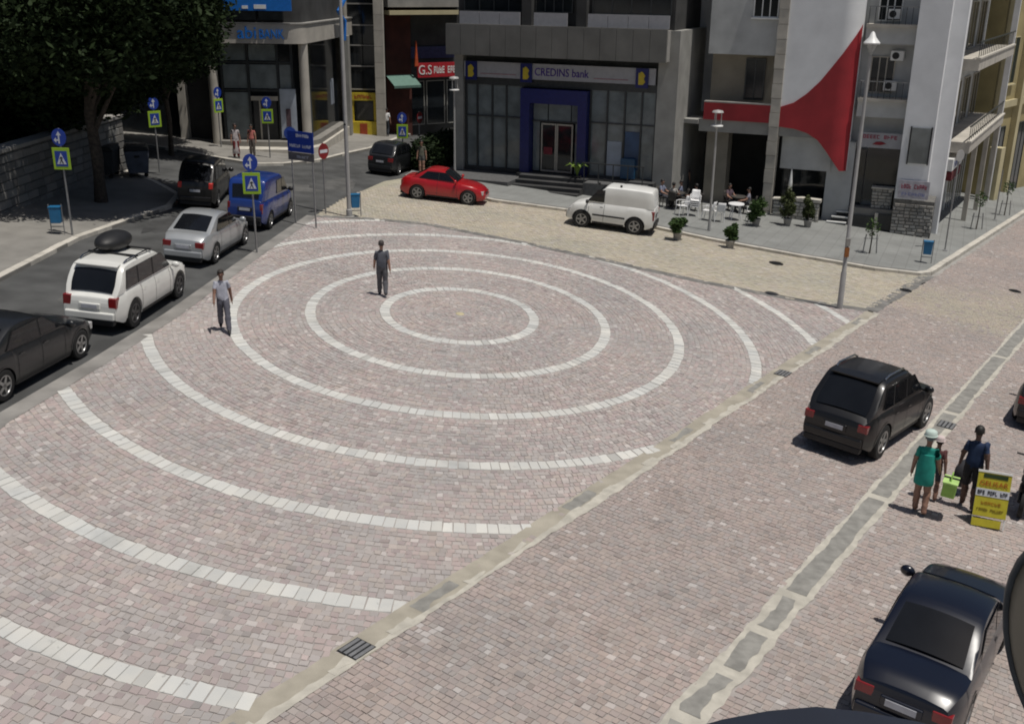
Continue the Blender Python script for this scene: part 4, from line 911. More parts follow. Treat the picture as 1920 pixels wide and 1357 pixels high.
        lm = MB(); lm.box(X(0) - 0.035, X(0) + 0.16, s * hb * ti_ if s > 0 else -hb * 1.035, s * hb * 1.035 if s > 0 else -hb * ti_, zt - tz0 - th_, zt - tz0)
        lm.build('tail_light', tail_on or M['lightred'], t, bevel=0.015)
        if front_light:
            hf = half(0.985); zh = dk(0.97)
            lm = MB(); lm.box(X(1) - 0.20, X(1) - 0.01, min(s * hf * 0.60, s * hf * 1.02), max(s * hf * 0.60, s * hf * 1.02), zh - 0.22, zh - 0.05); lm.build('headlight', M['lightclear'], t, bevel=0.02)
        # mirror
        fm = f0 - 0.03; zm = dk(f0) + 0.07
        m = MB(); m.ball((X(fm), s * (hw * 0.97 + 0.10), zm), (0.07, 0.11, 0.085)); m.box(X(fm) - 0.03, X(fm) + 0.03, min(s * hw * 0.86, s * hw * 1.0), max(s * hw * 0.86, s * hw * 1.0), zm - 0.05, zm - 0.01); m.build('mirror', M['blackplastic'] if bumper_dark else pm, t, smooth=50)
        if rails:
            zz = zr + 0.05
            MB().tube([(X(r1 + 0.05), s * wtop * 0.86, zz - 0.06), (X(r1 + 0.09), s * wtop * 0.88, zz), (X(f1 - 0.06), s * wtop * 0.88, zz - 0.005), (X(f1 - 0.02), s * wtop * 0.86, zz - 0.07)], 0.022, 8).build('roof_rail', M['chrome'] if rails == 'chrome' else M['blackplastic'], t, smooth=60)
    # bumpers, plates, grille
    hb = half(0.0)
    bx('rear_bumper', M['blackplastic'] if bumper_dark else pm, t, X(0) - 0.085, X(0) + 0.12, -hb * 0.96, hb * 0.96, sill + 0.12, sill + 0.30, bevel=0.03)
    bx('bumper_insert', M['blackplastic'], t, X(0) - 0.06, X(0) + 0.1, -hb * 0.93, hb * 0.93, sill - 0.02, sill + 0.115, bevel=0.02)
    pz = (dk(0.01) + sill) * 0.5 + 0.06; pl = bx('number_plate', plate, t, X(0) - 0.072, X(0) + 0.01, -0.19, 0.19, pz, pz + 0.09)
    bx('plate_recess', M['blackplastic'] if bumper_dark else pm, t, X(0) - 0.062, X(0) + 0.05, -0.26, 0.26, pz - 0.03, pz + 0.12, bevel=0.02)
    if rails: MB().prism([(X(r1) - 0.10, zr - 0.045), (X(r1) + 0.12, zr - 0.02), (X(r1) + 0.12, zr + 0.012), (X(r1) - 0.10, zr - 0.02)], -wtop * 0.84, wtop * 0.84, lambda u, v, h: (u, h, v)).build('roof_spoiler', pm, t)
    hf = half(1.0)
    bx('front_bumper', M['blackplastic'] if bumper_dark else pm, t, X(1) - 0.12, X(1) + 0.07, -hf * 0.97, hf * 0.97, sill + 0.06, sill + 0.26, bevel=0.03)
    bx('grille', M['blackplastic'], t, X(1) - 0.08, X(1) + 0.06, -hf * 0.42, hf * 0.42, dk(1.0) - 0.20, dk(1.0) - 0.06, bevel=0.01)
    for nmx, k0, k1 in (('wiper', -0.5, 0.1),):
        pass
    ic = bx('cabin_floor', M['blackplastic'], t, X(r0 + 0.08), X(f0 - 0.06), -hw * 0.8, hw * 0.8, bl - 0.2, bl - 0.05)
    return t

def suvwin(b0, b1, z0, z1, a, c):       # rear quarter, rear door, front door glass between fractions
    m1 = b0 + (b1 - b0) * 0.27; m2 = b0 + (b1 - b0) * 0.60
    return [[(b0 + a * 0.2, z0), (m1 - 0.012, z0), (m1 - 0.012, z1), (b0 + a, z1)], [(m1 + 0.006, z0), (m2 - 0.012, z0), (m2 - 0.012, z1), (m1 + 0.006, z1)], [(m2 + 0.006, z0), (b1, z0), (b1 - c, z1), (m2 + 0.006, z1)]]

P_white = paint('white_car_paint', (0.74, 0.74, 0.70), rough=0.3); P_silver = paint('silver_car_paint', (0.40, 0.415, 0.425), rough=0.32, metal=0.35)
P_blue = paint('blue_van_paint', (0.008, 0.035, 0.20), rough=0.35); P_black = paint('black_car_paint', (0.006, 0.006, 0.007), rough=0.35, coat=0.3); P_black2 = paint('charcoal_car_paint', (0.009, 0.009, 0.011), rough=0.35, coat=0.3)
P_dark = paint('dark_grey_car_paint', (0.011, 0.012, 0.014), rough=0.36, coat=0.25); P_red = paint('red_car_paint', (0.40, 0.008, 0.012), rough=0.3); P_van = paint('white_van_paint', (0.76, 0.76, 0.73), rough=0.4, coat=0.4)
P_navy = paint('navy_car_paint', (0.004, 0.006, 0.015), rough=0.3, coat=0.4); P_brown = paint('dark_brown_car_paint', (0.010, 0.009, 0.009), rough=0.35, coat=0.3)

PK = 'cars parked along the asphalt edge of the square'
SEDAN = [(0, 0.78), (0.03, 0.95), (0.10, 0.985), (0.22, 0.98), (0.5, 0.95), (0.68, 0.93), (0.82, 0.86), (0.93, 0.76), (0.98, 0.66), (1, 0.56)]
def sedan_windows(zb, zt, r0, f0): return [[(r0, zb), (0.485, zb), (0.485, zt), (r0 + 0.07, zt - 0.02)], [(0.50, zb), (f0 - 0.02, zb), (f0 - 0.135, zt), (0.50, zt)]]
# silver saloon
car('silver_saloon', 'silver saloon car parked between the white roof-box car and the blue van', -9.80, 33.0, 85.4, 4.35, 1.46, 1.40, P_silver, SEDAN, (0.10, 0.30, 0.50, 0.73, 1.42), (0.19, 0.83), 0.325, windows=sedan_windows(0.97, 1.31, 0.235, 0.67), seams=(0.30, 0.49, 0.68), tail=(0.10, 0.19, 0.60), group=PK)
# white off-roader with roof box
SUV = [(0, 0.84), (0.02, 1.00), (0.1, 1.05), (0.5, 1.03), (0.72, 1.00), (0.86, 0.95), (0.95, 0.86), (1, 0.66)]
wsuv = car('white_offroader', 'white estate off-roader with a black roof box and roof rails', -9.96, 26.2, 85.4, 4.45, 1.52, 1.66, P_white, SUV, (0.015, 0.10, 0.54, 0.745, 1.63), (0.18, 0.82), 0.37, windows=suvwin(0.10, 0.70, 1.06, 1.48, 0.03, 0.115), rails='chrome', tail=(0.03, 0.25, 0.72), seams=(0.285, 0.47, 0.68), wr=0.82, rimmat=mat('dark_alloy', (0.08, 0.08, 0.085), rough=0.4, metal=0.6), sill=0.26, nose=0.12, group=PK)
mb = MB(); mb.ball((0, 0, 0), (0.72, 0.38, 0.24), 18, 12); rb = mb.build('roof_box', M['blackplastic'], wsuv, smooth=80); rb.location = (-0.35, 0.24, 1.86)
bx('roof_bar', M['blackplastic'], wsuv, -0.95, -0.88, -0.62, 0.62, 1.66, 1.70); bx('roof_bar', M['blackplastic'], wsuv, -0.15, -0.08, -0.62, 0.62, 1.66, 1.70)
# blue van
VANB = [(0, 1.05), (0.01, 1.12), (0.3, 1.10), (0.72, 1.06), (0.86, 1.0), (0.96, 0.86), (1, 0.66)]
car('blue_van', 'dark blue small van parked behind the yellow-framed crossing sign', -9.35, 38.4, 86, 3.95, 1.46, 1.80, P_blue, VANB, (0.005, 0.045, 0.56, 0.78, 1.80), (0.18, 0.83), 0.32, windows=[[(0.40, 1.14), (0.54, 1.14), (0.54, 1.60), (0.40, 1.60)], [(0.555, 1.14), (0.745, 1.12), (0.62, 1.60), (0.555, 1.60)]], tail=(0.12, 0.34, 0.86), seams=(0.39, 0.55, 0.73), wr=0.86, sill=0.24, bumper_dark=True, group=PK)
# dark saloon cut by the frame
car('dark_saloon', 'dark grey saloon parked behind the white car, nearest on the asphalt edge', -10.62, 20.9, 81.5, 4.5, 1.52, 1.40, P_dark, SEDAN, (0.10, 0.30, 0.50, 0.73, 1.42), (0.19, 0.82), 0.33, windows=sedan_windows(0.97, 1.31, 0.235, 0.67), seams=(0.30, 0.49, 0.68), group=PK)
# black people carrier driving off
car('black_people_carrier', 'black people carrier driving away with lit tail lamps', -12.25, 41.4, 96, 4.4, 1.48, 1.72, P_brown, [(0, 1.0), (0.02, 1.06), (0.5, 1.04), (0.74, 1.0), (0.88, 0.92), (0.96, 0.8), (1, 0.66)], (0.01, 0.12, 0.52, 0.80, 1.72), (0.18, 0.82), 0.32, windows=suvwin(0.10, 0.74, 1.07, 1.55, 0.05, 0.16), tail=(0.02, 0.22, 0.80), seams=(0.30, 0.50, 0.70), wr=0.80, tail_on=mat('tail_lamp_bright', (0.75, 0.05, 0.04), rough=0.3))
# grey hatchback
car('grey_hatchback', 'dark grey hatchback standing on the asphalt behind the red coupe', -6.05, 52.9, 76, 4.0, 1.48, 1.48, P_dark, [(0, 0.90), (0.02, 0.98), (0.5, 0.97), (0.74, 0.94), (0.90, 0.86), (0.97, 0.74), (1, 0.64)], (0.02, 0.14, 0.52, 0.74, 1.48), (0.18, 0.83), 0.31, windows=suvwin(0.12, 0.70, 1.0, 1.36, 0.07, 0.13), seams=(0.32, 0.50, 0.70))
# red coupe
car('red_coupe', 'red coupe standing on the yellowish lane in front of the bank', -3.06, 46.15, -7.4, 3.62, 1.72, 1.36, P_red, [(0, 0.80), (0.02, 0.92), (0.12, 0.95), (0.25, 0.95), (0.5, 0.92), (0.70, 0.89), (0.86, 0.82), (0.95, 0.72), (0.99, 0.62), (1, 0.56)], (0.12, 0.30, 0.50, 0.69, 1.35), (0.20, 0.82), 0.32, windows=[[(0.215, 0.955), (0.445, 0.95), (0.445, 1.25), (0.31, 1.24)], [(0.455, 0.95), (0.655, 0.93), (0.535, 1.25), (0.455, 1.25)]], seams=(0.44, 0.68), nose=0.2)
# white panel van
vt = car('white_van', 'white panel van parked at the kerb in front of the cafe', 4.05, 43.05, 165, 3.55, 1.66, 1.82, P_van, [(0, 1.05), (0.01, 1.12), (0.3, 1.12), (0.70, 1.10), (0.84, 1.02), (0.95, 0.90), (1, 0.68)], (0.004, 0.025, 0.57, 0.80, 1.80), (0.20, 0.82), 0.345, windows=[[(0.585, 1.14), (0.765, 1.14), (0.655, 1.60), (0.585, 1.62)]], tail=(0.10, 0.36, 0.88), seams=(0.57, 0.75), wr=0.95, sill=0.26, glass_rear=False, bumper_dark=True, cladding=True)
for xx in (-0.35, 0.55): bx('roof_bracket', M['blackplastic'], vt, xx, xx + 0.08, -0.6, -0.5, 1.80, 1.88); bx('roof_bracket', M['blackplastic'], vt, xx, xx + 0.08, 0.5, 0.6, 1.80, 1.88)
# black off-roader
BX = [(0, 0.86), (0.025, 1.06), (0.1, 1.10), (0.5, 1.06), (0.72, 1.03), (0.88, 0.97), (0.96, 0.86), (1, 0.72)]
car('black_offroader', 'black off-roader driving up the cobbled street past the white rings', 8.05, 21.85, 50.5, 4.25, 1.60, 1.70, P_black, BX, (0.015, 0.155, 0.50, 0.735, 1.70), (0.185, 0.83), 0.385, windows=suvwin(0.14, 0.68, 1.12, 1.53, 0.05, 0.12), rails='chrome', tail=(0.10, 0.17, 0.72), seams=(0.29, 0.47, 0.67), wr=0.78, sill=0.28)
# near black car bottom right and its neighbours
car('black_hatchback', 'black car parked beside the tan board, seen steeply from behind', 6.02, 12.55, 55.5, 4.25, 1.38, 1.42, P_navy, [(0, 0.78), (0.02, 0.92), (0.13, 0.96), (0.3, 0.95), (0.70, 0.92), (0.88, 0.85), (0.96, 0.75), (1, 0.62)], (0.16, 0.33, 0.54, 0.72, 1.40), (0.19, 0.83), 0.32, windows=sedan_windows(0.98, 1.29, 0.27, 0.68), seams=(0.50, 0.69), tail=(0.12, 0.16, 0.62))
car('black_parked_car', 'dark car cut off by the frame behind the man in navy', 13.55, 24.3, 56, 4.0, 1.56, 1.42, P_black2, SEDAN, (0.14, 0.28, 0.52, 0.70, 1.40), (0.20, 0.82), 0.31, windows=sedan_windows(0.97, 1.31, 0.235, 0.67), seams=(0.49, 0.68))

# motorcycle leaning beside the yellow board
def motorcycle(x, y, yaw):
    t = ground_empty('motorcycle', x, y, R(yaw)); tag(t, 'dark motorcycle parked behind the yellow board at the edge of the street', 'motorcycle')
    for xx in (-0.55, 0.55):
        w = wheel(t, xx, 0, 0.29, 0.10, 1)
    MB().tube([(-0.55, 0.07, 0.29), (-0.1, 0.08, 0.35), (0.2, 0.06, 0.6), (0.42, 0, 0.85), (0.55, 0, 0.29)], 0.035, 8).build('frame', M['blackplastic'], t, smooth=60)
    MB().ball((0.12, 0, 0.72), (0.28, 0.15, 0.14)).build('tank', P_black2, t, smooth=80)
    MB().ball((-0.38, 0, 0.72), (0.36, 0.14, 0.07)).build('seat', M['blackplastic'], t, smooth=80)
    MB().ball((-0.05, 0, 0.4), (0.25, 0.14, 0.18)).build('engine', M['iron'], t, smooth=80)
    MB().tube([(0.40, -0.33, 0.92), (0.42, 0, 0.9), (0.40, 0.33, 0.92)], 0.02, 8).build('handlebar', M['blackplastic'], t)
    MB().ball((0.52, 0, 0.78), (0.09, 0.1, 0.1)).build('headlight', M['lightclear'], t, smooth=80)
    MB().tube([(-0.1, -0.12, 0.3), (-0.7, -0.14, 0.38)], 0.05, 8).build('exhaust', M['chrome'], t, smooth=60)
motorcycle(10.05, 18.5, 60)

# ------------------------------------------------------------------ people
def seg_d(p, a, b):
    ab = b - a; t = max(0, min(1, (p - a).dot(ab) / max(ab.length_squared, 1e-9))); return (p - (a + ab * t)).length, t
def person(label, x, y, yaw, h=1.62, stride=0.0, arms=(0.0, 0.0), shirt=(0.5, 0.5, 0.5), trousers=(0.1, 0.1, 0.12), shoes=(0.02, 0.02, 0.02), sleeve=0.6, shorts=None, hair=True, hat=None, hairc=None, sit=False, lift=0.0, bend=(0.12, 0.12), fat=1.0, dress=None, group=None, skin=None, extra_arm=None, thin=0.92):
    k = h / 1.70
    t = ground_empty('person', x, y, R(yaw), lift, tilt=False); tag(t, label, 'person', group)
    J = {}
    J['pelvis'] = ((0, 0, 0.92), 0.135 * fat); J['waist'] = ((0.0, 0, 1.07), 0.138 * fat); J['chest'] = ((0.0, 0, 1.25), 0.15 * fat); J['neck0'] = ((-0.005, 0, 1.41), 0.065)
    J['neck'] = ((0.005, 0, 1.475), 0.05); J['jaw'] = ((0.03, 0, 1.545), 0.074); J['skull'] = ((0.02, 0, 1.615), 0.09); J['crown'] = ((0.015, 0, 1.665), 0.07)
    for s, n in ((1, 'l'), (-1, 'r')):
        sw = arms[0 if s > 0 else 1]; bd = bend[0 if s > 0 else 1]
        J['sh' + n] = ((-0.005, s * 0.16, 1.375), 0.067); e = (-0.005 + 0.27 * math.sin(sw), s * 0.225, 1.375 - 0.27 * math.cos(sw)); w = (e[0] + 0.24 * math.sin(sw + bd), s * 0.255, e[2] - 0.24 * math.cos(sw + bd))
        if extra_arm and n in extra_arm: e, w = extra_arm[n]
        J['el' + n] = (e, 0.05); J['wr' + n] = (w, 0.034); d = (Vector(w) - Vector(e)).normalized(); J['ha' + n] = (tuple(Vector(w) + d * 0.075), 0.036)
        lg = stride * s
        if sit:
            J['hi' + n] = ((0.02, s * 0.085, 0.90), 0.095); J['kn' + n] = ((0.42, s * 0.12, 0.90), 0.062); J['an' + n] = ((0.40, s * 0.12, 0.50), 0.042); J['to' + n] = ((0.55, s * 0.13, 0.46), 0.034)
        else:
            a = math.asin(max(-0.6, min(0.6, lg / 0.84)))
            kx = 0.42 * math.sin(a + 0.06 + (0.12 if lg < 0 else 0.0)); kz = 0.88 - 0.42 * math.cos(a + 0.06)
            ax = kx + 0.40 * math.sin(a - (0.28 if lg < 0 else 0.04)); az = kz - 0.40 * math.cos(a - (0.28 if lg < 0 else 0.04))
            J['hi' + n] = ((0, s * 0.09, 0.88), 0.108 * fat); J['kn' + n] = ((kx, s * 0.095, kz), 0.080 if shorts is None else 0.066); J['an' + n] = ((ax, s * 0.10, max(az, 0.07)), 0.058 if shorts is None else 0.045); J['to' + n] = ((ax + 0.15, s * 0.11, max(az - 0.055, 0.03)), 0.034)
    bones = [('pelvis', 'waist', 'torso'), ('waist', 'chest', 'torso'), ('chest', 'neck0', 'torso'), ('neck0', 'neck', 'head'), ('neck', 'jaw', 'head'), ('jaw', 'skull', 'head'), ('skull', 'crown', 'head')]
    for n in 'lr': bones += [('chest', 'sh' + n, 'torso'), ('sh' + n, 'el' + n, 'uarm'), ('el' + n, 'wr' + n, 'farm'), ('wr' + n, 'ha' + n, 'hand'), ('pelvis', 'hi' + n, 'hip'), ('hi' + n, 'kn' + n, 'thigh'), ('kn' + n, 'an' + n, 'shin'), ('an' + n, 'to' + n, 'foot')]
    names = list(J); idx = {n: i for i, n in enumerate(names)}
    dz = -0.46 + 0.0 if sit else 0.0
    me = bpy.data.meshes.new('skel'); me.from_pydata([tuple(c * k for c in J[n][0]) for n in names], [(idx[a], idx[b]) for a, b, _ in bones], [])
    o = bpy.data.objects.new('skel', me); COL.objects.link(o)
    md = o.modifiers.new('skin', 'SKIN'); md.use_smooth_shade = True; md.branch_smoothing = 0.6
    if not me.skin_vertices: pass
    for i, n in enumerate(names): v = me.skin_vertices[0].data[i]; v.radius = (J[n][1] * k, J[n][1] * k); v.use_root = (n == 'pelvis')
    sb = o.modifiers.new('sub', 'SUBSURF'); sb.levels = 2; sb.render_levels = 2
    bpy.context.view_layer.update(); dg = bpy.context.evaluated_depsgraph_get()
    m2 = bpy.data.meshes.new_from_object(o.evaluated_get(dg)); COL.objects.unlink(o); bpy.data.objects.remove(o)
    seg = [(Vector(J[a][0]) * k, Vector(J[b][0]) * k, tg, J[a][1] * k, J[b][1] * k) for a, b, tg in bones]
    sk = M['skin'] if not skin else mat('skin_tone', skin, rough=0.6, var=0.06)
    ms = [sk, mat('shirt', shirt, var=0.12, scale=8), mat('trousers', trousers, var=0.12, scale=8), mat('shoes', shoes, rough=0.6)]
    m2.materials.clear()
    for m in ms: m2.materials.append(m)
    def near(p):
        best = (9, 0, '')
        for a, b, tg, ra_, rb_ in seg:
            d, tt = seg_d(p, a, b); d -= ra_ + (rb_ - ra_) * tt
            if d < best[0]: best = (d, tt, tg)
        return best
    for p in m2.polygons:
        d, tt, tg = near(p.center)
        if tg == 'torso': mi = 2 if (p.center.z < 0.90 * k and not dress) else 1
        elif tg == 'uarm': mi = 1 if tt < sleeve else 0
        elif tg == 'farm': mi = 1 if sleeve > 1.2 else 0
        elif tg == 'hip': mi = 1 if dress else 2
        elif tg == 'thigh': mi = 2 if (shorts is None or tt < shorts) else 0
        elif tg == 'shin': mi = 2 if shorts is None else 0
        elif tg == 'foot': mi = 3
        else: mi = 0
        p.material_index = mi; p.use_smooth = True
    # flatten the trunk front to back, keep the shoulders broad
    for v in m2.vertices:
        d, tt, tg = near(v.co)
        if tg in ('torso', 'hip'): v.co.x *= 0.80; v.co.y *= 1.06
        v.co.y *= thin
        if sit: v.co.z -= 0.46 * k
    from mathutils import noise as _ns
    sd = Vector((x * 3.1, y * 1.7, 0.0)); nrm = [v.normal.copy() for v in m2.vertices]
    for v, nv in zip(m2.vertices, nrm):
        d, tt, tg = near(v.co if not sit else v.co + Vector((0, 0, 0.46 * k)))
        if tg in ('torso', 'thigh', 'shin', 'hip', 'uarm'): v.co += nv * (0.016 * _ns.noise(v.co * 11 + sd) + 0.009 * _ns.noise(v.co * 26 + sd) + (0.012 if tg in ('torso', 'shin') else 0.004)) * k
    body = bpy.data.objects.new('body', m2); COL.objects.link(body); body.parent = t
    zs = 0.46 * k if sit else 0
    # face, ears, fingers
    fx = MB(); hc = Vector(J['skull'][0]) * k; hc.z -= zs
    fx.cur = 0
    fx.ball((hc.x + 0.092 * k, 0, hc.z - 0.03 * k), (0.022 * k, 0.014 * k, 0.025 * k), 8, 6)
    for s in (1, -1): fx.ball((hc.x - 0.005, s * 0.088 * k * thin, hc.z - 0.025 * k), (0.022 * k, 0.010 * k, 0.030 * k), 8, 6)
    for s, n in ((1, 'l'), (-1, 'r')):
        hnd = Vector(J['ha' + n][0]) * k; wr_ = Vector(J['wr' + n][0]) * k; d = (hnd - wr_).normalized(); hnd.z -= zs; hnd.y *= thin
        for i, ln in enumerate((0.075, 0.085, 0.08, 0.062)):
            b = hnd + Vector((1, 0, 0)) * (0.026 - i * 0.017) * k; fx.tube([b, b + d * ln * 0.55 * k, b + (d * ln + Vector((0.012, -s * 0.012, 0))) * k], [0.0095 * k, 0.009 * k, 0.006 * k], 6)
        b = hnd - d * 0.035 * k; fx.tube([b, b + (Vector((0.045, -s * 0.012, 0)) + d * 0.03) * k, b + (Vector((0.055, -s * 0.018, 0)) + d * 0.06) * k], [0.011 * k, 0.010 * k, 0.007 * k], 6)
    fx.cur = 1
    for s in (1, -1): fx.ball((hc.x + 0.078 * k, s * 0.034 * k, hc.z + 0.0 * k), (0.012 * k, 0.014 * k, 0.008 * k), 8, 5)
    fx.ball((hc.x + 0.082 * k, 0, hc.z - 0.072 * k), (0.010 * k, 0.026 * k, 0.006 * k), 8, 5)
    fx.build('face_and_fingers', [sk, M['hair']], body, smooth=80)
    hm = M['hair'] if not hairc else mat('hair_tone', hairc, rough=0.7)
    if hair:
        mb = MB(); mb.ball((hc.x - 0.014 * k, 0, hc.z + 0.020 * k), (0.102 * k, 0.097 * k * max(thin, 0.9), 0.098 * k), 14, 10)
        mb.f = [f for f in mb.f if not (sum(mb.v[i][0] for i in f) / len(f) > hc.x + 0.030 * k and sum(mb.v[i][2] for i in f) / len(f) < hc.z + 0.060 * k) and sum(mb.v[i][2] for i in f) / len(f) > hc.z - 0.055 * k]; mb.m = [0] * len(mb.f)
        mb.build('hair', hm, t, smooth=80)
    if hat:
        mb = MB(); mb.lathe([(0.122 * k, 0.0), (0.126 * k, 0.012 * k), (0.112 * k, 0.02 * k), (0.105 * k, 0.09 * k), (0.07 * k, 0.115 * k), (0.001, 0.12 * k)], 18, lambda a, b, c: (hc.x + a, b, hc.z + 0.03 * k + c)); mb.build('hat', mat('hat', hat, var=0.08), t, smooth=50)
    if dress:
        zt, zb, wt, wb = dress
        mb = MB(); mb.lathe([(wb * k * 0.97, zb * k), (wb * k, zb * k + 0.01), (wb * 0.86 * k + wt * 0.14 * k, (zb + 0.25 * (zt - zb)) * k), (wt * 1.16 * k, (zb + 0.6 * (zt - zb)) * k), (wt * k * 0.9, zt * k)], 20, lambda a, b, c: (a * 0.8 * (1 + 0.03 * math.sin(9 * math.atan2(b, a))), b, c)); mb.build('skirt', ms[1], t, smooth=60)
    return t

person('man in a pale grey short sleeved shirt walking by the white car', -7.19, 25.0, -72, 1.58, stride=0.27, arms=(-0.30, 0.34), bend=(0.25, 0.35), shirt=(0.38, 0.39, 0.45), trousers=(0.10, 0.10, 0.125), hairc=(0.03, 0.024, 0.02), fat=1.16, skin=(0.22, 0.12, 0.085))
person('man in dark grey clothes crossing between the two inner rings', -3.80, 29.55, 96, 1.64, stride=0.17, arms=(0.24, -0.26), bend=(0.2, 0.2), shirt=(0.085, 0.09, 0.11), trousers=(0.10, 0.10, 0.11), sleeve=0.9, shorts=None, hairc=(0.05, 0.042, 0.04), fat=1.18)
wm = person('woman in a teal dress and pale greenish hat carrying a lime green bag', 7.72, 17.75, 62, 1.66, stride=0.07, arms=(0.05, 0.22), bend=(0.1, 0.35), shirt=(0.012, 0.25, 0.20), trousers=(0.02, 0.22, 0.2), shorts=0.02, hat=(0.50, 0.60, 0.55), hairc=(0.10, 0.13, 0.14), dress=(1.28, 0.66, 0.15, 0.185), fat=0.95, skin=(0.25, 0.14, 0.10))
person('man in a navy shirt and dark shorts walking by the yellow board', 8.80, 18.15, 66, 1.72, stride=0.12, arms=(0.3, -0.35), shirt=(0.012, 0.028, 0.075), trousers=(0.02, 0.02, 0.024), shorts=0.95, skin=(0.11, 0.06, 0.045), fat=1.08)
person('child in a red and white cap walking beside the woman in teal', 8.22, 18.45, 62, 1.30, stride=0.08, arms=(0.1, -0.2), shirt=(0.10, 0.035, 0.035), trousers=(0.04, 0.04, 0.05), shorts=0.8, hat=(0.6, 0.5, 0.48), skin=(0.2, 0.11, 0.08))
# the lime bag hangs from the woman's right hand
bg = ground_empty('shopping_bag', 8.12, 17.62, R(62)); tag(bg, 'lime green box bag carried by the woman in teal', 'bag')
LIME = mat('lime_fabric', (0.30, 0.52, 0.10), rough=0.6, var=0.1)
mb = MB(); mb.prism([(-0.17, 0.50), (0.17, 0.50), (0.20, 0.78), (-0.20, 0.78)], -0.12, 0.12, lambda u, v, h: (u, h, v)); mb.build('body', LIME, bg, bevel=0.02)
bx('flap', mat('lime_light', (0.42, 0.62, 0.2), rough=0.6), bg, -0.215, 0.215, -0.135, 0.135, 0.782, 0.81)
bx('strap', M['blackplastic'], bg, 0.04, 0.09, -0.14, 0.14, 0.70, 0.83)
MB().tube([(-0.12, 0, 0.81), (-0.08, 0, 0.93), (0.08, 0, 0.93), (0.12, 0, 0.81)], 0.012, 6).build('handle', LIME, bg)
bl = ground_empty('cool_bag', 8.95, 18.85, R(40)); tag(bl, 'dark bundled bag carried beside the man in navy', 'bag')
MB().ball((0, 0, 0.45), (0.28, 0.18, 0.3)).build('body', mat('dark_bag', (0.03, 0.03, 0.035)), bl, smooth=80); MB().tube([(-0.1, 0, 0.7), (0, 0, 0.85), (0.1, 0, 0.7)], 0.015, 6).build('handle', M['blackplastic'], bl)
# far people
person('person in a striped top and long red skirt on the corner bank pavement', -13.55, 51.6, -60, 1.62, stride=0.05, shirt=(0.4, 0.36, 0.36), trousers=(0.16, 0.02, 0.02), dress=(1.0, 0.22, 0.12, 0.2), hairc=(0.03, 0.02, 0.02), lift=0.11, group=None)
person('person in a pink top standing beside the red skirted one', -12.95, 52.4, -100, 1.55, shirt=(0.5, 0.16, 0.14), trousers=(0.12, 0.10, 0.09), sleeve=0.3, lift=0.11)
person('man in a white shirt walking past the kiosk pillar', -7.80, 65.1, 80, 1.66, stride=0.1, shirt=(0.75, 0.75, 0.75), trousers=(0.03, 0.035, 0.045), sleeve=0.8, lift=0.11)
person('person in olive clothes standing behind the red coupe', -4.55, 51.9, -90, 1.62, shirt=(0.10, 0.10, 0.075), trousers=(0.09, 0.09, 0.085), shorts=0.5, lift=0.11)
person('person in dark clothes standing in the bank side passage', 8.6, 52.8, -80, 1.62, shirt=(0.09, 0.05, 0.05), trousers=(0.03, 0.03, 0.04), lift=0.11)

# ------------------------------------------------------------------ cafe furniture
def plastic_chair(x, y, yaw, label, group='white plastic cafe chairs', m=None, stack=1, lift=0.11):
    m = m or M['plastic']; t = ground_empty('cafe_chair', x, y, R(yaw), lift); tag(t, label, 'chair', group)
    for i in range(stack):
        z = 0.09 * i
        mb = MB(); mb.prism([(-0.2, -0.2), (0.22, -0.2), (0.22, 0.2), (-0.2, 0.2)], 0.42 + z, 0.45 + z); mb.build('seat', m, t, bevel=0.012)
        rows = []
        for j in range(5):
            zz = 0.45 + z + 0.42 * j / 4; bxo = -0.20 - 0.09 * (j / 4); hw = 0.20 * (1 - 0.12 * (j / 4) ** 3)
            rows.append([(bxo - 0.05 * (1 - (q / 3) ** 2), hw * q / 3, zz) for q in range(-3, 4)])
        o = MB().grid(rows).build('backrest', m, t, smooth=60); sd = o.modifiers.new('thick', 'SOLIDIFY'); sd.thickness = 0.02
        for s in (1, -1): MB().tube([(-0.24, s * 0.2, 0.66 + z), (0.05, s * 0.24, 0.66 + z), (0.2, s * 0.23, 0.62 + z), (0.2, s * 0.2, 0.44 + z)], 0.018, 6).build('armrest', m, t, smooth=60)
    for sx_, sy_ in ((1, 1), (1, -1), (-1, 1), (-1, -1)): MB().tube([(sx_ * 0.18, sy_ * 0.18, 0.43), (sx_ * 0.22, sy_ * 0.22, 0)], [0.022, 0.016], 6).build('leg', m, t, smooth=60)
    return t
def table(x, y, label, r=0.42, m=None, lift=0.11):
    t = ground_empty('cafe_table', x, y, 0, lift, tilt=False); tag(t, label, 'table'); m = m or M['plastic']
    MB().lathe([(r, 0.70), (r, 0.725), (r * 0.97, 0.735), (0.001, 0.735)], 24, lambda a, b, c: (a * 0.85, b, c)).build('table_top', m, t)
    for a in range(4): c, s = math.cos(a * 1.571 + .78), math.sin(a * 1.571 + .78); MB().tube([(c * 0.2, s * 0.2, 0.70), (c * 0.32, s * 0.32, 0)], [0.025, 0.018], 6).build('leg', m, t)
plastic_chair(7.55, 46.95, 200, 'white plastic chair nearest the white van, seen from the side')
plastic_chair(8.12, 47.1, 260, 'stack of white plastic chairs behind the cafe lamp post', stack=4)
plastic_chair(8.62, 46.3, 150, 'white plastic chair just before the cafe lamp post foot')
plastic_chair(9.1, 46.25, 95, 'white plastic chair with a rounded back beside the white table')
plastic_chair(10.75, 46.9, 190, 'white plastic chair on the planter side of the white table')
table(10.05, 47.1, 'white round plastic table on the cafe terrace')
DKC = mat('dark_cane_chair', (0.05, 0.045, 0.04), rough=0.7)
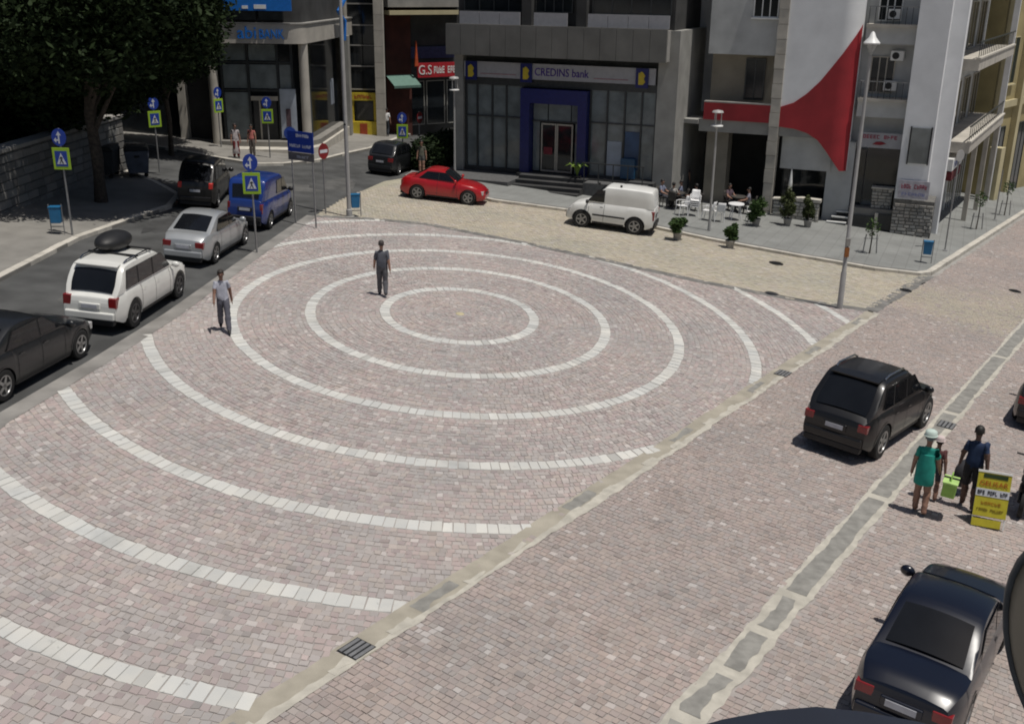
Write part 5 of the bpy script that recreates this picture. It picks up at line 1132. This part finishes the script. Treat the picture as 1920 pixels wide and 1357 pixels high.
CF = [(6.9, 48.9, -40, (0.20, 0.22, 0.30)), (7.35, 48.3, 60, (0.42, 0.40, 0.37)), (7.85, 49.2, 180, (0.16, 0.18, 0.25)), (8.45, 48.5, 120, (0.22, 0.24, 0.30)), (10.2, 49.6, -60, (0.12, 0.08, 0.10)), (11.0, 48.9, 170, (0.25, 0.24, 0.28))]
CN = ['in a slate shirt, nearest the bank corner', 'in a cream shirt right behind the white van', 'in a blue-grey top at the inner cafe table', 'in a pale blue top beside the stacked chairs', 'in a maroon top under the cafe beam', 'in a lilac shirt beside the stone pier']
for i, (cx, cy, cyaw, cc) in enumerate(CF):
    plastic_chair(cx, cy, cyaw, 'dark chair under the cafe guest ' + CN[i], group='dark cafe chairs', m=DKC, lift=0.11)
    person('cafe guest sitting ' + CN[i], cx, cy, cyaw, 1.62, shirt=cc, trousers=(0.05, 0.05, 0.06), sit=True, lift=0.11 + 0.055, arms=(0.5, 0.5), bend=(0.9, 0.9), group='cafe guests')
table(7.6, 48.75, 'dark round cafe table among the seated guests', m=DKC); table(10.6, 49.3, 'dark round cafe table beside the stone pier', m=DKC)
# closed parasol
pr = ground_empty('closed_parasol', 13.0, 49.4, 0, 0.11, tilt=False); tag(pr, 'closed white parasol behind the low rubble wall', 'parasol')
MB().tube([(0, 0, 0), (0, 0, 2.3)], 0.02, 8).build('pole', M['steel'], pr); MB().lathe([(0.02, 1.15), (0.10, 1.2), (0.085, 1.6), (0.04, 2.1), (0.012, 2.28)], 12).build('folded_canopy', M['white'], pr, smooth=60)

# ------------------------------------------------------------------ plants
def leaves(n, lobes, size, name, m, parent, flat=0.3, seed=0, shell=0.55):
    rg = np.random.default_rng(seed); L_ = np.array(lobes, float); w = np.prod(L_[:, 3:6], 1); w /= w.sum()
    li = rg.choice(len(L_), n, p=w); d = rg.normal(size=(n, 3)); d /= np.linalg.norm(d, axis=1)[:, None]
    rad = shell + (1 - shell) * rg.random(n) ** 0.7; rad *= 1 + 0.10 * rg.normal(size=n)
    c = L_[li, :3] + d * L_[li, 3:6] * rad[:, None]
    a = rg.normal(size=(n, 3)); a[:, 2] *= 0.6; a /= np.linalg.norm(a, axis=1)[:, None]; b = np.cross(a, rg.normal(size=(n, 3))); b /= np.linalg.norm(b, axis=1)[:, None]
    s = size * rg.uniform(0.6, 1.4, n)[:, None]
    V = np.stack([c - a * s, c + b * s * 0.45, c + a * s, c - b * s * 0.45], 1)
    me = bpy.data.meshes.new(name); me.vertices.add(n * 4); me.vertices.foreach_set('co', V.reshape(-1).astype(np.float32)); me.loops.add(n * 4); me.loops.foreach_set('vertex_index', np.arange(n * 4, dtype=np.int32))
    me.polygons.add(n); me.polygons.foreach_set('loop_start', (np.arange(n) * 4).astype(np.int32)); me.materials.append(m); me.update(calc_edges=True); me.validate()
    o = bpy.data.objects.new(name, me); COL.objects.link(o); o.parent = parent; return o
def tree(x, y, label, h0, lobes, n, m, size=0.2, lift=0.0, trunk=0.22, group=None, seed=1, limbs=7, name='tree'):
    t = ground_empty(name, x, y, 0, lift, tilt=False); tag(t, label, 'tree', group)
    rg = random.Random(seed); mb = MB(); mb.tube([(0, 0, -0.2), (0.05, 0.02, h0 * 0.5), (-0.05, 0.05, h0), (0.1, 0.0, h0 * 1.5)], [trunk * 1.25, trunk, trunk * 0.85, trunk * 0.5], 10)
    for i in range(limbs):
        l = rg.choice(lobes); e = Vector(l[:3]); s = Vector((0, 0, h0 * rg.uniform(0.75, 1.2))); md = s.lerp(e, 0.5) + Vector((rg.uniform(-.3, .3), rg.uniform(-.3, .3), 0.2)); mb.tube([s, md, e], [trunk * 0.45, trunk * 0.28, trunk * 0.1], 7)
    mb.build('trunk', M['trunk'], t, smooth=60); leaves(n, lobes, size, 'crown', m, t, seed=seed); return t
def crown(cx, cy, cz, r, k, seed, zs=0.8):
    rg = random.Random(seed); out = []
    for i in range(k):
        a = rg.uniform(0, 6.28); q = r * math.sqrt(rg.random()) * 0.8; rr = r * rg.uniform(0.35, 0.6); out.append((cx + q * math.cos(a), cy + q * math.sin(a), cz + rg.uniform(-0.55, 0.6) * r * zs, rr, rr, rr * 0.8))
    return out
TG = 'trees over the stone wall'
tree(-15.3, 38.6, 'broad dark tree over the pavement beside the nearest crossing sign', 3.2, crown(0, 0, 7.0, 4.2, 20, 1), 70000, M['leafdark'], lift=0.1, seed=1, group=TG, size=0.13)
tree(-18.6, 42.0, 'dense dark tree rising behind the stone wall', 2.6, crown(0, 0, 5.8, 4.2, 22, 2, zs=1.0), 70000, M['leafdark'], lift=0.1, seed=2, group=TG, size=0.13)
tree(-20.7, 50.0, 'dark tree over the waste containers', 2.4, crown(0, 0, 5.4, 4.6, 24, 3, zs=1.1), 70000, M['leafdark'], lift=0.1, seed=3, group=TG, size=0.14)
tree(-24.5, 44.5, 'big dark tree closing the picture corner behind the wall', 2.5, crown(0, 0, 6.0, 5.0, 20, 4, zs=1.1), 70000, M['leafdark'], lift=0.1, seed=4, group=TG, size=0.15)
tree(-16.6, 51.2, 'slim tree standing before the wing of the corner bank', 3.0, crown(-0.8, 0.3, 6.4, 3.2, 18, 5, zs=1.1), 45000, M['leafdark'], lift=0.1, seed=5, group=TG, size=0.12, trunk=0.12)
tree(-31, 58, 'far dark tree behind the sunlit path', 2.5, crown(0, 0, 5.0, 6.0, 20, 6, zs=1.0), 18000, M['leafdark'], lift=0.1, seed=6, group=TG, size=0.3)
# hedge mass behind the wall and by the bank
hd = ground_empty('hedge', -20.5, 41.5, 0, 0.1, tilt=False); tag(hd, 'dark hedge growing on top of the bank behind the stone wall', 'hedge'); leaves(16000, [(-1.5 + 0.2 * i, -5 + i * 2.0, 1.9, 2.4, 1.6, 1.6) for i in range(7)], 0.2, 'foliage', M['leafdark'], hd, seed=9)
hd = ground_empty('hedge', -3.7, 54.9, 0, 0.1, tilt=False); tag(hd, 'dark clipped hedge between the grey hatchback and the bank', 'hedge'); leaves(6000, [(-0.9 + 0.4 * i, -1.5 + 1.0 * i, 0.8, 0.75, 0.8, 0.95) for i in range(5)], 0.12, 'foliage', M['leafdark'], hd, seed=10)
MB().tube([(0, 0, 0), (0.05, 0, 0.8)], 0.05, 6).build('stem', M['trunk'], hd)
def planter(x, y, label, r, h, m, seed, lift=0.0, pot=M['concrete']):
    t = ground_empty('planter', x, y, 0, lift, tilt=False); tag(t, label, 'planter', 'planters by the cafe')
    MB().lathe([(0.14, 0), (0.18, 0.26), (0.20, 0.28), (0.20, 0.33), (0.16, 0.33), (0.15, 0.27)], 14).build('pot', pot, t, smooth=40)
    MB().tube([(0, 0, 0.2), (0.02, 0, 0.33 + h * 0.4)], 0.03, 6).build('stem', M['trunk'], t)
    rg = random.Random(seed); leaves(2200, [(rg.uniform(-.55, .55) * r, rg.uniform(-.55, .55) * r, 0.36 + h * rg.uniform(0.08, 0.85), r * rg.uniform(.3, .55), r * rg.uniform(.3, .55), h * rg.uniform(.14, .28)) for _ in range(16)], 0.06, 'foliage', m, t, seed=seed, shell=0.15)
planter(6.63, 41.75, 'pale pot with a spreading green shrub at the kerb next to the white van', 0.42, 0.55, M['leafmid'], 21)
planter(8.65, 41.1, 'pale pot with a round green shrub at the kerb before the white table', 0.30, 0.62, M['leafmid'], 22)
planter(10.75, 46.0, 'pot with a tall bushy shrub beside the stone pier', 0.48, 0.95, M['leafmid'], 23, lift=0.11)
planter(12.35, 46.8, 'dark pot with a tall reddish green shrub before the low rubble wall', 0.42, 1.25, M['leafolive'], 24, lift=0.11)
planter(13.3, 46.9, 'pot with a slim reddish shrub at the end of the low rubble wall', 0.30, 1.1, M['leafolive'], 25, lift=0.11)
# palm like pot plant at the bank door
pp = ground_empty('potted_palm', 3.05, 51.0, 0, 0.5, tilt=False); tag(pp, 'light green spiky palm in a pot at the bank entrance', 'plant')
MB().lathe([(0.14, 0), (0.2, 0.35), (0.17, 0.35), (0.15, 0.3)], 12).build('pot', M['darkwall'], pp)
PALM = mat('palm_leaf', (0.16, 0.24, 0.04), rough=0.5)
for i in range(9):
    a = i * 0.698; c, s = math.cos(a), math.sin(a); pts = [(0, 0, 0.3), (c * 0.15, s * 0.15, 0.75), (c * 0.4, s * 0.4, 0.95), (c * 0.65, s * 0.65, 0.85)]
    rows = [[(p[0] - s * w, p[1] + c * w, p[2]), (p[0] + s * w, p[1] - c * w, p[2])] for p, w in zip(pts, (0.02, 0.06, 0.06, 0.005))]; MB().grid(rows).build('frond', PALM, pp)
# hillside at the far right
hm = MB(); rows = []
for i in range(25):
    xx = 20 + i * 10; rows.append([(xx, 120 + j * 14 + 6 * math.sin(i), gz(xx, 120) - 6 + j * 7 + 5 * math.sin(i * 0.7 + j)) for j in range(9)])
tag(hm.grid(rows).build('hill', mat('green_hillside', (0.05, 0.065, 0.03), var=0.5, scale=0.05), smooth=180), 'green hillside far behind the ochre house', kind='structure')
for i, (x_, y_, r_) in enumerate(((44, 88, 3.5), (48, 96, 4.5), (53, 104, 5), (41, 80, 2.2), (58, 112, 6))):
    tree(x_, y_, ('round olive tree at the foot of the hillside', 'broad olive tree on the hillside', 'tall olive tree high on the hillside', 'small olive bush beside the ochre house', 'largest olive tree at the top of the street')[i], r_ * 0.6, crown(0, 0, r_ * 1.3, r_, 12, 40 + i, zs=1.0), 9000, M['leafolive'], size=0.24, seed=50 + i, group='hillside trees')

# ------------------------------------------------------------------ left stone wall and containers
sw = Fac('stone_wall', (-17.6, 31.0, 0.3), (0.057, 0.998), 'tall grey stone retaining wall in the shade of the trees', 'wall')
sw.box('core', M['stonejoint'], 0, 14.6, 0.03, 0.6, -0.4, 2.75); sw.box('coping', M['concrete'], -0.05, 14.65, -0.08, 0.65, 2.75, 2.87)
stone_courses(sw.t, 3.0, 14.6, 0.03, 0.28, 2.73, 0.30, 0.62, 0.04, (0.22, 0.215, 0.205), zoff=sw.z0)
def container(x, y, yaw, col, label):
    t = ground_empty('waste_container', x, y, R(yaw), 0.11, tilt=False); tag(t, label, 'container', 'waste containers'); m = mat('container_paint', col, rough=0.6, var=0.25, scale=3)
    MB().prism([(-0.40, 0.18), (0.40, 0.18), (0.50, 1.1), (-0.50, 1.1)], -0.55, 0.55, lambda u, v, h: (u, h, v)).build('body', m, t, bevel=0.03)
    MB().prism([(-0.52, 1.1), (0.52, 1.1), (0.42, 1.28), (-0.42, 1.32)], -0.58, 0.58, lambda u, v, h: (u, h, v)).build('lid', M['blackplastic'], t, bevel=0.03)
    for s in (1, -1):
        bx('lift_bar', M['iron'], t, -0.1, 0.1, min(s * 0.55, s * 0.66), max(s * 0.55, s * 0.66), 0.85, 0.93)
        for q in (1, -1): MB().tube([(q * 0.3, s * 0.42, 0.09), (q * 0.3, s * 0.48, 0.09)], 0.09, 10).build('castor', M['rubber'], t)
container(-16.9, 43.6, 5, (0.03, 0.033, 0.036), 'dark waste container standing against the end of the stone wall'); container(-15.9, 44.5, 20, (0.10, 0.11, 0.14), 'bluish grey waste container beside the dark one')

# ------------------------------------------------------------------ signs, lamps, bins
M['fluo'] = mat('fluorescent_yellow_green', (0.33, 0.52, 0.03), rough=0.5, var=0.05); M['mandblue'] = mat('traffic_blue', (0.01, 0.045, 0.33), rough=0.4, var=0.06); M['figure'] = mat('sign_white', (0.6, 0.62, 0.66), rough=0.5, var=0.05)
def crossing_sign(x, y, yaw, h, label, lift=0.11, sc=1.0):
    """local -y is the face"""
    t = ground_empty('crossing_sign', x, y, R(yaw), lift, tilt=False); tag(t, label, 'road sign', 'pedestrian crossing signs')
    MB().tube([(0, 0, 0), (0, 0, h)], 0.032, 10).build('post', M['steel'], t, smooth=60)
    r = 0.27 * sc; cz = h - 0.27
    d = MB().lathe([(r, 0), (r, 0.02), (0.001, 0.02)], 28, lambda a, b, c: (a * 0.86, -0.04 - c, cz + b)).build('round_plate', M['mandblue'], t)
    arrow = [(-0.025, -0.19), (0.025, -0.19), (0.025, 0.06), (0.09, 0.06), (0.0, 0.19), (-0.09, 0.06), (-0.025, 0.06), (-0.025, -0.06), (-0.10, -0.06), (-0.10, 0.0), (-0.19, -0.085), (-0.10, -0.17), (-0.10, -0.11), (-0.025, -0.11)]
    MB().prism([(a * sc * 0.9, cz + b * sc) for a, b in arrow], -0.064, -0.061, lambda u, v, q: (u, q, v)).build('arrow', M['figure'], d)
    z1 = cz - r - 0.05; w = 0.28 * sc; z0 = z1 - 0.68 * sc
    p = bx('square_plate', M['fluo'], t, -w, w, -0.06, -0.04, z0, z1, bevel=0.008)
    q = bx('blue_field', M['mandblue'], p, -w * 0.70, w * 0.70, -0.066, -0.0605, z0 + 0.10 * sc, z1 - 0.10 * sc)
    zc = (z0 + z1) / 2
    MB().prism([(-0.15 * sc, zc - 0.17 * sc), (0.15 * sc, zc - 0.17 * sc), (0, zc + 0.18 * sc)], -0.071, -0.0665, lambda u, v, e: (u, e, v)).build('triangle', M['figure'], q)
    f = [(-0.07, -0.15), (-0.045, -0.15), (-0.005, -0.06), (0.04, -0.15), (0.065, -0.15), (0.02, -0.03), (0.02, 0.03), (0.06, 0.0), (0.065, 0.015), (0.02, 0.06), (-0.02, 0.06), (-0.06, 0.0), (-0.045, -0.01), (-0.015, 0.02), (-0.015, -0.04)]
    MB().prism([(a * sc, zc + b * sc) for a, b in f], -0.076, -0.0715, lambda u, v, e: (u, e, v)).build('walking_figure', M['blackplastic'], q)
    return t
crossing_sign(-14.2, 33.17, -4, 3.36, 'crossing sign on a post by the tree shaded pavement beside the blue bin')
crossing_sign(-15.41, 45.71, 40, 3.2, 'crossing sign seen obliquely before the waste containers and sunlit path')
crossing_sign(-15.1, 54.6, 52, 3.0, 'crossing sign seen edge-on against the corner bank column')
crossing_sign(-12.14, 52.55, 6, 2.95, 'crossing sign in front of the corner bank door')
crossing_sign(-8.35, 33.38, 4, 3.2, 'crossing sign at the end of the white ring, in front of the blue van', lift=0.0)
crossing_sign(-5.6, 53.2, 0, 2.75, 'crossing sign rising over the dark grey hatchback')
db = empty('direction_board', (-7.66, 38.15, gz(-7.66, 38.15)), R(-32)); tag(db, 'blue direction board on two posts at the tip of the square', 'road sign')
for xx in (-0.50, 0.50): MB().tube([(xx, 0, -0.1), (xx, 0, 3.35)], 0.03, 8).build('post', M['steel'], db, smooth=60)
p = bx('board', M['mandblue'], db, -0.62, 0.62, -0.06, -0.035, 2.68, 3.42); q = bx('lower_board', mat('brown_grey_board', (0.14, 0.13, 0.125)), db, -0.62, 0.62, -0.058, -0.035, 2.38, 2.66)
marks(p, -0.2, 0.42, -0.0605, 3.27, 0.11, M['figure'], (6,), 9); marks(p, -0.52, 0.52, -0.0605, 2.90, 0.11, M['figure'], (6, 5), 10)
marks(q, -0.2, 0.4, -0.0585, 2.52, 0.09, M['plate'], (5,), 11)
def round_sign(x, y, yaw, h, label, lift=0.0):
    t = ground_empty('no_entry_sign', x, y, R(yaw), lift, tilt=False); tag(t, label, 'road sign', 'no entry signs')
    MB().tube([(0, 0, 0), (0, 0, h)], 0.03, 8).build('post', M['steel'], t, smooth=60)
    d = MB().lathe([(0.3, 0), (0.3, 0.02), (0.001, 0.02)], 24, lambda a, b, c: (a * 0.85, -0.035 - c, h - 0.32 + b)).build('plate', mat('sign_red', (0.22, 0.012, 0.015), rough=0.5), t)
    bx('white_bar', M['figure'], d, -0.19, 0.19, -0.06, -0.056, h - 0.38, h - 0.26)
round_sign(-7.35, 40.6, 52, 2.75, 'red and white no entry sign on the post next to the direction board'); round_sign(-5.0, 55.9, 62, 2.6, 'dark red round sign seen obliquely before the bank hedge', lift=0.11)

def lantern(x, y, h, label, lift):
    t = ground_empty('street_lamp', x, y, 0, lift, tilt=False); tag(t, label, 'street lamp', 'short street lamps')
    MB().tube([(0, 0, 0), (0, 0, 0.5), (0, 0, h)], [0.07, 0.055, 0.04], 12).build('post', M['greypaint'], t, smooth=60)
    MB().lathe([(0.05, h - 0.03), (0.30, h), (0.30, h + 0.03), (0.06, h + 0.06)], 20, lambda a, b, c: (a * 0.85, b, c)).build('lamp_dish', M['white'], t, smooth=40)
    for a in range(3): c, s = math.cos(a * 2.09), math.sin(a * 2.09); MB().tube([(c * 0.16, s * 0.16, h + 0.05), (c * 0.16, s * 0.16, h + 0.55)], 0.02, 6).build('rod', M['greypaint'], t)
    MB().lathe([(0.24, h + 0.55), (0.2, h + 0.62), (0.001, h + 0.66)], 18).build('cap', M['greypaint'], t, smooth=50)
lantern(-2.97, 52.6, 4.1, 'slim street lamp with a white dish in front of the bank hedge', 0.11); lantern(8.29, 43.87, 4.35, 'slim street lamp with a white dish among the white cafe chairs', 0.11)
t = ground_empty('tall_street_lamp', 10.68, 32.94, 0, 0.0, tilt=False); tag(t, 'tall lamp post with a white conical head at the edge of the square', 'street lamp')
MB().tube([(0, 0, 0), (0, 0, 1.2), (0, 0, 1.25), (0, 0, 7.95)], [0.095, 0.09, 0.07, 0.045], 14).build('post', M['greypaint'], t, smooth=40)
MB().lathe([(0.03, 7.9), (0.05, 8.0), (0.16, 8.22), (0.17, 8.26), (0.02, 8.27)], 18, lambda a, b, c: (a * 0.85, b, c)).build('glass_bowl', mat('lamp_bowl', (0.3, 0.31, 0.3), rough=0.2), t, smooth=50)
MB().lathe([(0.27, 8.27), (0.28, 8.31), (0.12, 8.47), (0.06, 8.6), (0.001, 8.64)], 20, lambda a, b, c: (a * 0.85, b, c)).build('conical_cap', M['white'], t, smooth=40)
bx('access_box', mat('orange_box', (0.30, 0.11, 0.03)), t, -0.08, 0.05, -0.14, -0.06, 1.75, 2.05); bx('junction_box', M['concrete'], t, -0.08, 0.05, -0.13, -0.055, 2.1, 2.35)
t = ground_empty('flag_pole', -6.4, 40.41, 0, 0.0, tilt=False); tag(t, 'tall pale pole rising out of the picture beside the blue bin', 'pole')
MB().tube([(0, 0, 0), (0, 0, 0.3), (0, 0, 0.32), (0, 0, 10.5)], [0.12, 0.12, 0.085, 0.06], 14).build('post', M['greypaint'], t, smooth=40); MB().lathe([(0.2, 0), (0.2, 0.03), (0.1, 0.05)], 14).build('base_plate', M['concrete'], t); MB().tube([(-0.02, -0.09, 3.55), (0.02, 0.09, 3.55)], 0.04, 6).build('cleat', M['iron'], t)
M['binblue'] = mat('bin_blue', (0.015, 0.14, 0.30), rough=0.45, var=0.12)
def bin_(x, y, yaw, label, lift):
    t = ground_empty('litter_bin', x, y, R(yaw), lift, tilt=False); tag(t, label, 'litter bin', 'blue litter bins')
    for s in (1, -1): MB().tube([(s * 0.2, 0, 0), (s * 0.2, 0, 0.95)], 0.018, 8).build('post', M['steel'], t)
    MB().prism([(-0.155, 0.36), (0.155, 0.36), (0.175, 0.86), (-0.175, 0.86)], -0.13, 0.13, lambda u, v, h: (u, h, v)).build('bucket', M['binblue'], t, bevel=0.02)
    bx('rim', M['binblue'], t, -0.185, 0.185, -0.14, 0.14, 0.86, 0.89); bx('crossbar', M['steel'], t, -0.2, 0.2, -0.015, 0.015, 0.22, 0.25)
bin_(-14.62, 33.1, 5, 'blue litter bin on two legs beside the nearest crossing sign', 0.11); bin_(-6.18, 40.62, 12, 'blue litter bin at the foot of the tall pale pole', 0.0); bin_(16.6, 41.2, -20, 'blue litter bin at the pavement corner by the side street', 0.11)
def sapling(x, y, h, label):
    t = ground_empty('sapling', x, y, 0, 0.11, tilt=False); tag(t, label, 'tree', 'saplings on the side street pavement')
    MB().tube([(0, 0, 0), (0.02, 0, h * 0.6), (0, 0.03, h)], [0.035, 0.03, 0.015], 8).build('trunk', M['trunk'], t, smooth=60)
    for s in (-1, 1): MB().tube([(s * 0.28, 0, 0), (s * 0.22, 0, 0.8)], 0.025, 6).build('stake', M['steel'], t)
    MB().tube([(-0.3, 0, 0.62), (0.3, 0, 0.62)], 0.02, 6).build('tie_bar', M['steel'], t); leaves(160, [(0, 0, h, 0.3, 0.3, 0.4)], 0.06, 'crown', M['leafmid'], t, seed=int(x * 10))
sapling(22.6, 50.6, 1.5, 'thin staked sapling on the side street pavement before the shop signs'); sapling(26.4, 56.0, 1.5, 'thin staked sapling farther up before the ochre house'); sapling(14.6, 42.1, 1.1, 'small staked sapling behind the tall lamp post')
def pole(x, y, h, label, sign=None):
    t = ground_empty('thin_post', x, y, R(30), 0.11, tilt=False); tag(t, label, 'pole'); MB().tube([(0, 0, 0), (0, 0, h)], 0.03, 8).build('post', M['steel'], t, smooth=60)
    MB().lathe([(0.10, 0), (0.10, 0.02), (0.035, 0.04)], 12).build('base_plate', M['steel'], t)
    if sign: MB().lathe([(sign, 0), (sign, 0.015), (0.001, 0.015)], 20, lambda a, b, c: (a, -0.03 - c, h - sign + b)).build('plate', M['greypaint'], t)
pole(18.55, 44.2, 4.3, 'thin post on the side street pavement beside the stone foot of the house', 0.25); pole(25.0, 54.0, 2.6, 'thin short post up the side street pavement', None)

# striped steps by the cellar
ss = Fac('striped_steps', (14.75, 48.55, -2.2), DIR, 'short black and white edged steps leading up beside the cellar opening', 'steps')
for k in range(4):
    z = -2.2 + 0.2 * (k + 1); ss.box('step', M['darkwall'], -0.1 + 0.17 * k, 0.75 + 0.17 * k, 0.3 * k, 0.3 * k + 0.3, -2.4, z - 0.05); ss.box('nosing', M['white'], -0.12 + 0.17 * k, 0.77 + 0.17 * k, 0.3 * k - 0.02, 0.3 * k + 0.16, z - 0.05, z)

# yellow pavement board
yb = ground_empty('pavement_board', 8.86, 17.35, R(-22), 0.012, tilt=False); yb.scale = (0.86, 0.86, 0.90); tag(yb, 'yellow folding advertising board with red letters at the street edge', 'sign')
YL = mat('board_yellow', (0.50, 0.44, 0.03), rough=0.5, var=0.1)
lean = Matrix.Rotation(R(-14), 4, 'X')
def leaned(name, m, x0, x1, y0, y1, z0, z1, par): return MB().box(x0, x1, y0, y1, z0, z1, lean).build(name, m, par)
pn = leaned('front_panel', YL, -0.33, 0.33, 0, 0.03, 0.24, 1.16, yb); leaned('top_edge', M['white'], -0.34, 0.34, -0.01, 0.04, 1.16, 1.20, yb); leaned('white_band', M['figure'], -0.33, 0.33, -0.008, -0.003, 0.66, 0.82, pn); leaned('dark_patch', mat('dark_green_patch', (0.02, 0.04, 0.01)), -0.22, 0.26, -0.008, -0.003, 1.05, 1.13, pn); leaned('lower_panel', YL, -0.33, 0.25, 0, 0.03, 0.02, 0.18, yb)
for xx in (-0.33, 0.30): leaned('side_rail', M['white'], xx, xx + 0.03, 0.031, 0.06, 0.0, 1.16, yb)
bk = MB().box(-0.33, 0.33, 0, 0.03, 0, 1.0, Matrix.Translation((0, 0.55, 0)) @ Matrix.Rotation(R(14), 4, 'X')).build('back_panel', M['darkwall'], yb)
def board_text(body, size, m, z, width):
    o = text('lettering', body, size, m, pn, (0, 0, 0), (0, 0, 0), 0.002, width=width); o.matrix_local = lean @ Matrix.Translation((0.0, -0.012, z)) @ Matrix.Rotation(R(90), 4, 'X')
board_text('GELISAR', 0.15, mat('board_red', (0.4, 0.08, 0.01)), 0.93, 0.56); marks(pn, -0.30, 0.30, -0.0085, 0.74, 0.085, M['blackplastic'], (3, 4, 3), 12, lean); marks(pn, -0.2, 0.2, -0.001, 0.52, 0.06, mat('board_orange', (0.4, 0.2, 0.01)), (6,), 13, lean); marks(pn, -0.27, 0.27, -0.001, 0.38, 0.06, mat('board_olive', (0.22, 0.16, 0.01)), (5, 6), 14, lean)

# ------------------------------------------------------------------ things close to the camera: parasol edge and satellite dish
np_ = empty('navy_parasol', (2.0, 3.66, gz(2.2, 3.55)), 0); tag(np_, 'round navy parasol canopy cut by the lower edge of the picture', 'parasol'); zc = -gz(2.2, 3.55)
NV = mat('navy_canvas', (0.012, 0.017, 0.032), rough=0.75, var=0.15, scale=2)
mb = MB(); rows = []
for j in range(7):
    rr = 2.0 * j / 6; rows.append([(rr * math.cos(2 * math.pi * k / 40), rr * math.sin(2 * math.pi * k / 40), zc + 4.62 - 0.62 * (j / 6) ** 1.15 - 0.03 * (j / 6) * abs(math.sin(4 * 2 * math.pi * k / 40))) for k in range(41)])
mb.grid(rows).build('canopy', NV, np_, smooth=50)
MB().tube([(0, 0, 0), (0, 0, zc + 4.6)], 0.035, 10).build('pole', M['steel'], np_, smooth=60)
for k in range(8): c, s = math.cos(k * 0.785), math.sin(k * 0.785); MB().tube([(0, 0, zc + 4.5), (c * 1.95, s * 1.95, zc + 3.92)], 0.012, 6).build('rib', M['steel'], np_)
MB().lathe([(0.35, 0), (0.35, 0.08), (0.05, 0.1)], 16).build('foot', M['concrete'], np_)
sd_ = empty('satellite_dish', (1.81, 2.85, 6.25), 0); tag(sd_, 'beige satellite dish with a grey rim at the edge of the picture', 'satellite dish')
dm = Matrix.Rotation(R(-62), 4, 'Z') @ Matrix.Rotation(R(-72), 4, 'X')
BG = mat('beige_dish', (0.22, 0.195, 0.15), rough=0.6, var=0.06)
mb = MB(); rows = [[dm @ Vector((0.30 * j / 6 * math.cos(2 * math.pi * k / 36), 0.54 * j / 6 * math.sin(2 * math.pi * k / 36), 0.10 * (j / 6) ** 2)) for k in range(37)] for j in range(7)]
o = mb.grid(rows).build('dish', BG, sd_, smooth=70); so = o.modifiers.new('thick', 'SOLIDIFY'); so.thickness = 0.012
MB().tube([dm @ Vector((0.305 * math.cos(2 * math.pi * k / 36), 0.545 * math.sin(2 * math.pi * k / 36), 0.10)) for k in range(37)], 0.014, 8).build('rim', mat('blue_grey_rim', (0.045, 0.055, 0.068), rough=0.5), sd_, smooth=60)
MB().tube([dm @ Vector((0, -0.54, 0.08)), dm @ Vector((0, -0.25, 0.42))], 0.012, 8).build('arm', M['blackplastic'], sd_); MB().ball(tuple(dm @ Vector((0, -0.24, 0.44))), 0.04).build('receiver', M['blackplastic'], sd_)
MB().tube([(0, 0, 0), (0.5, -0.3, -0.2)], 0.025, 8).build('bracket', M['steel'], sd_)
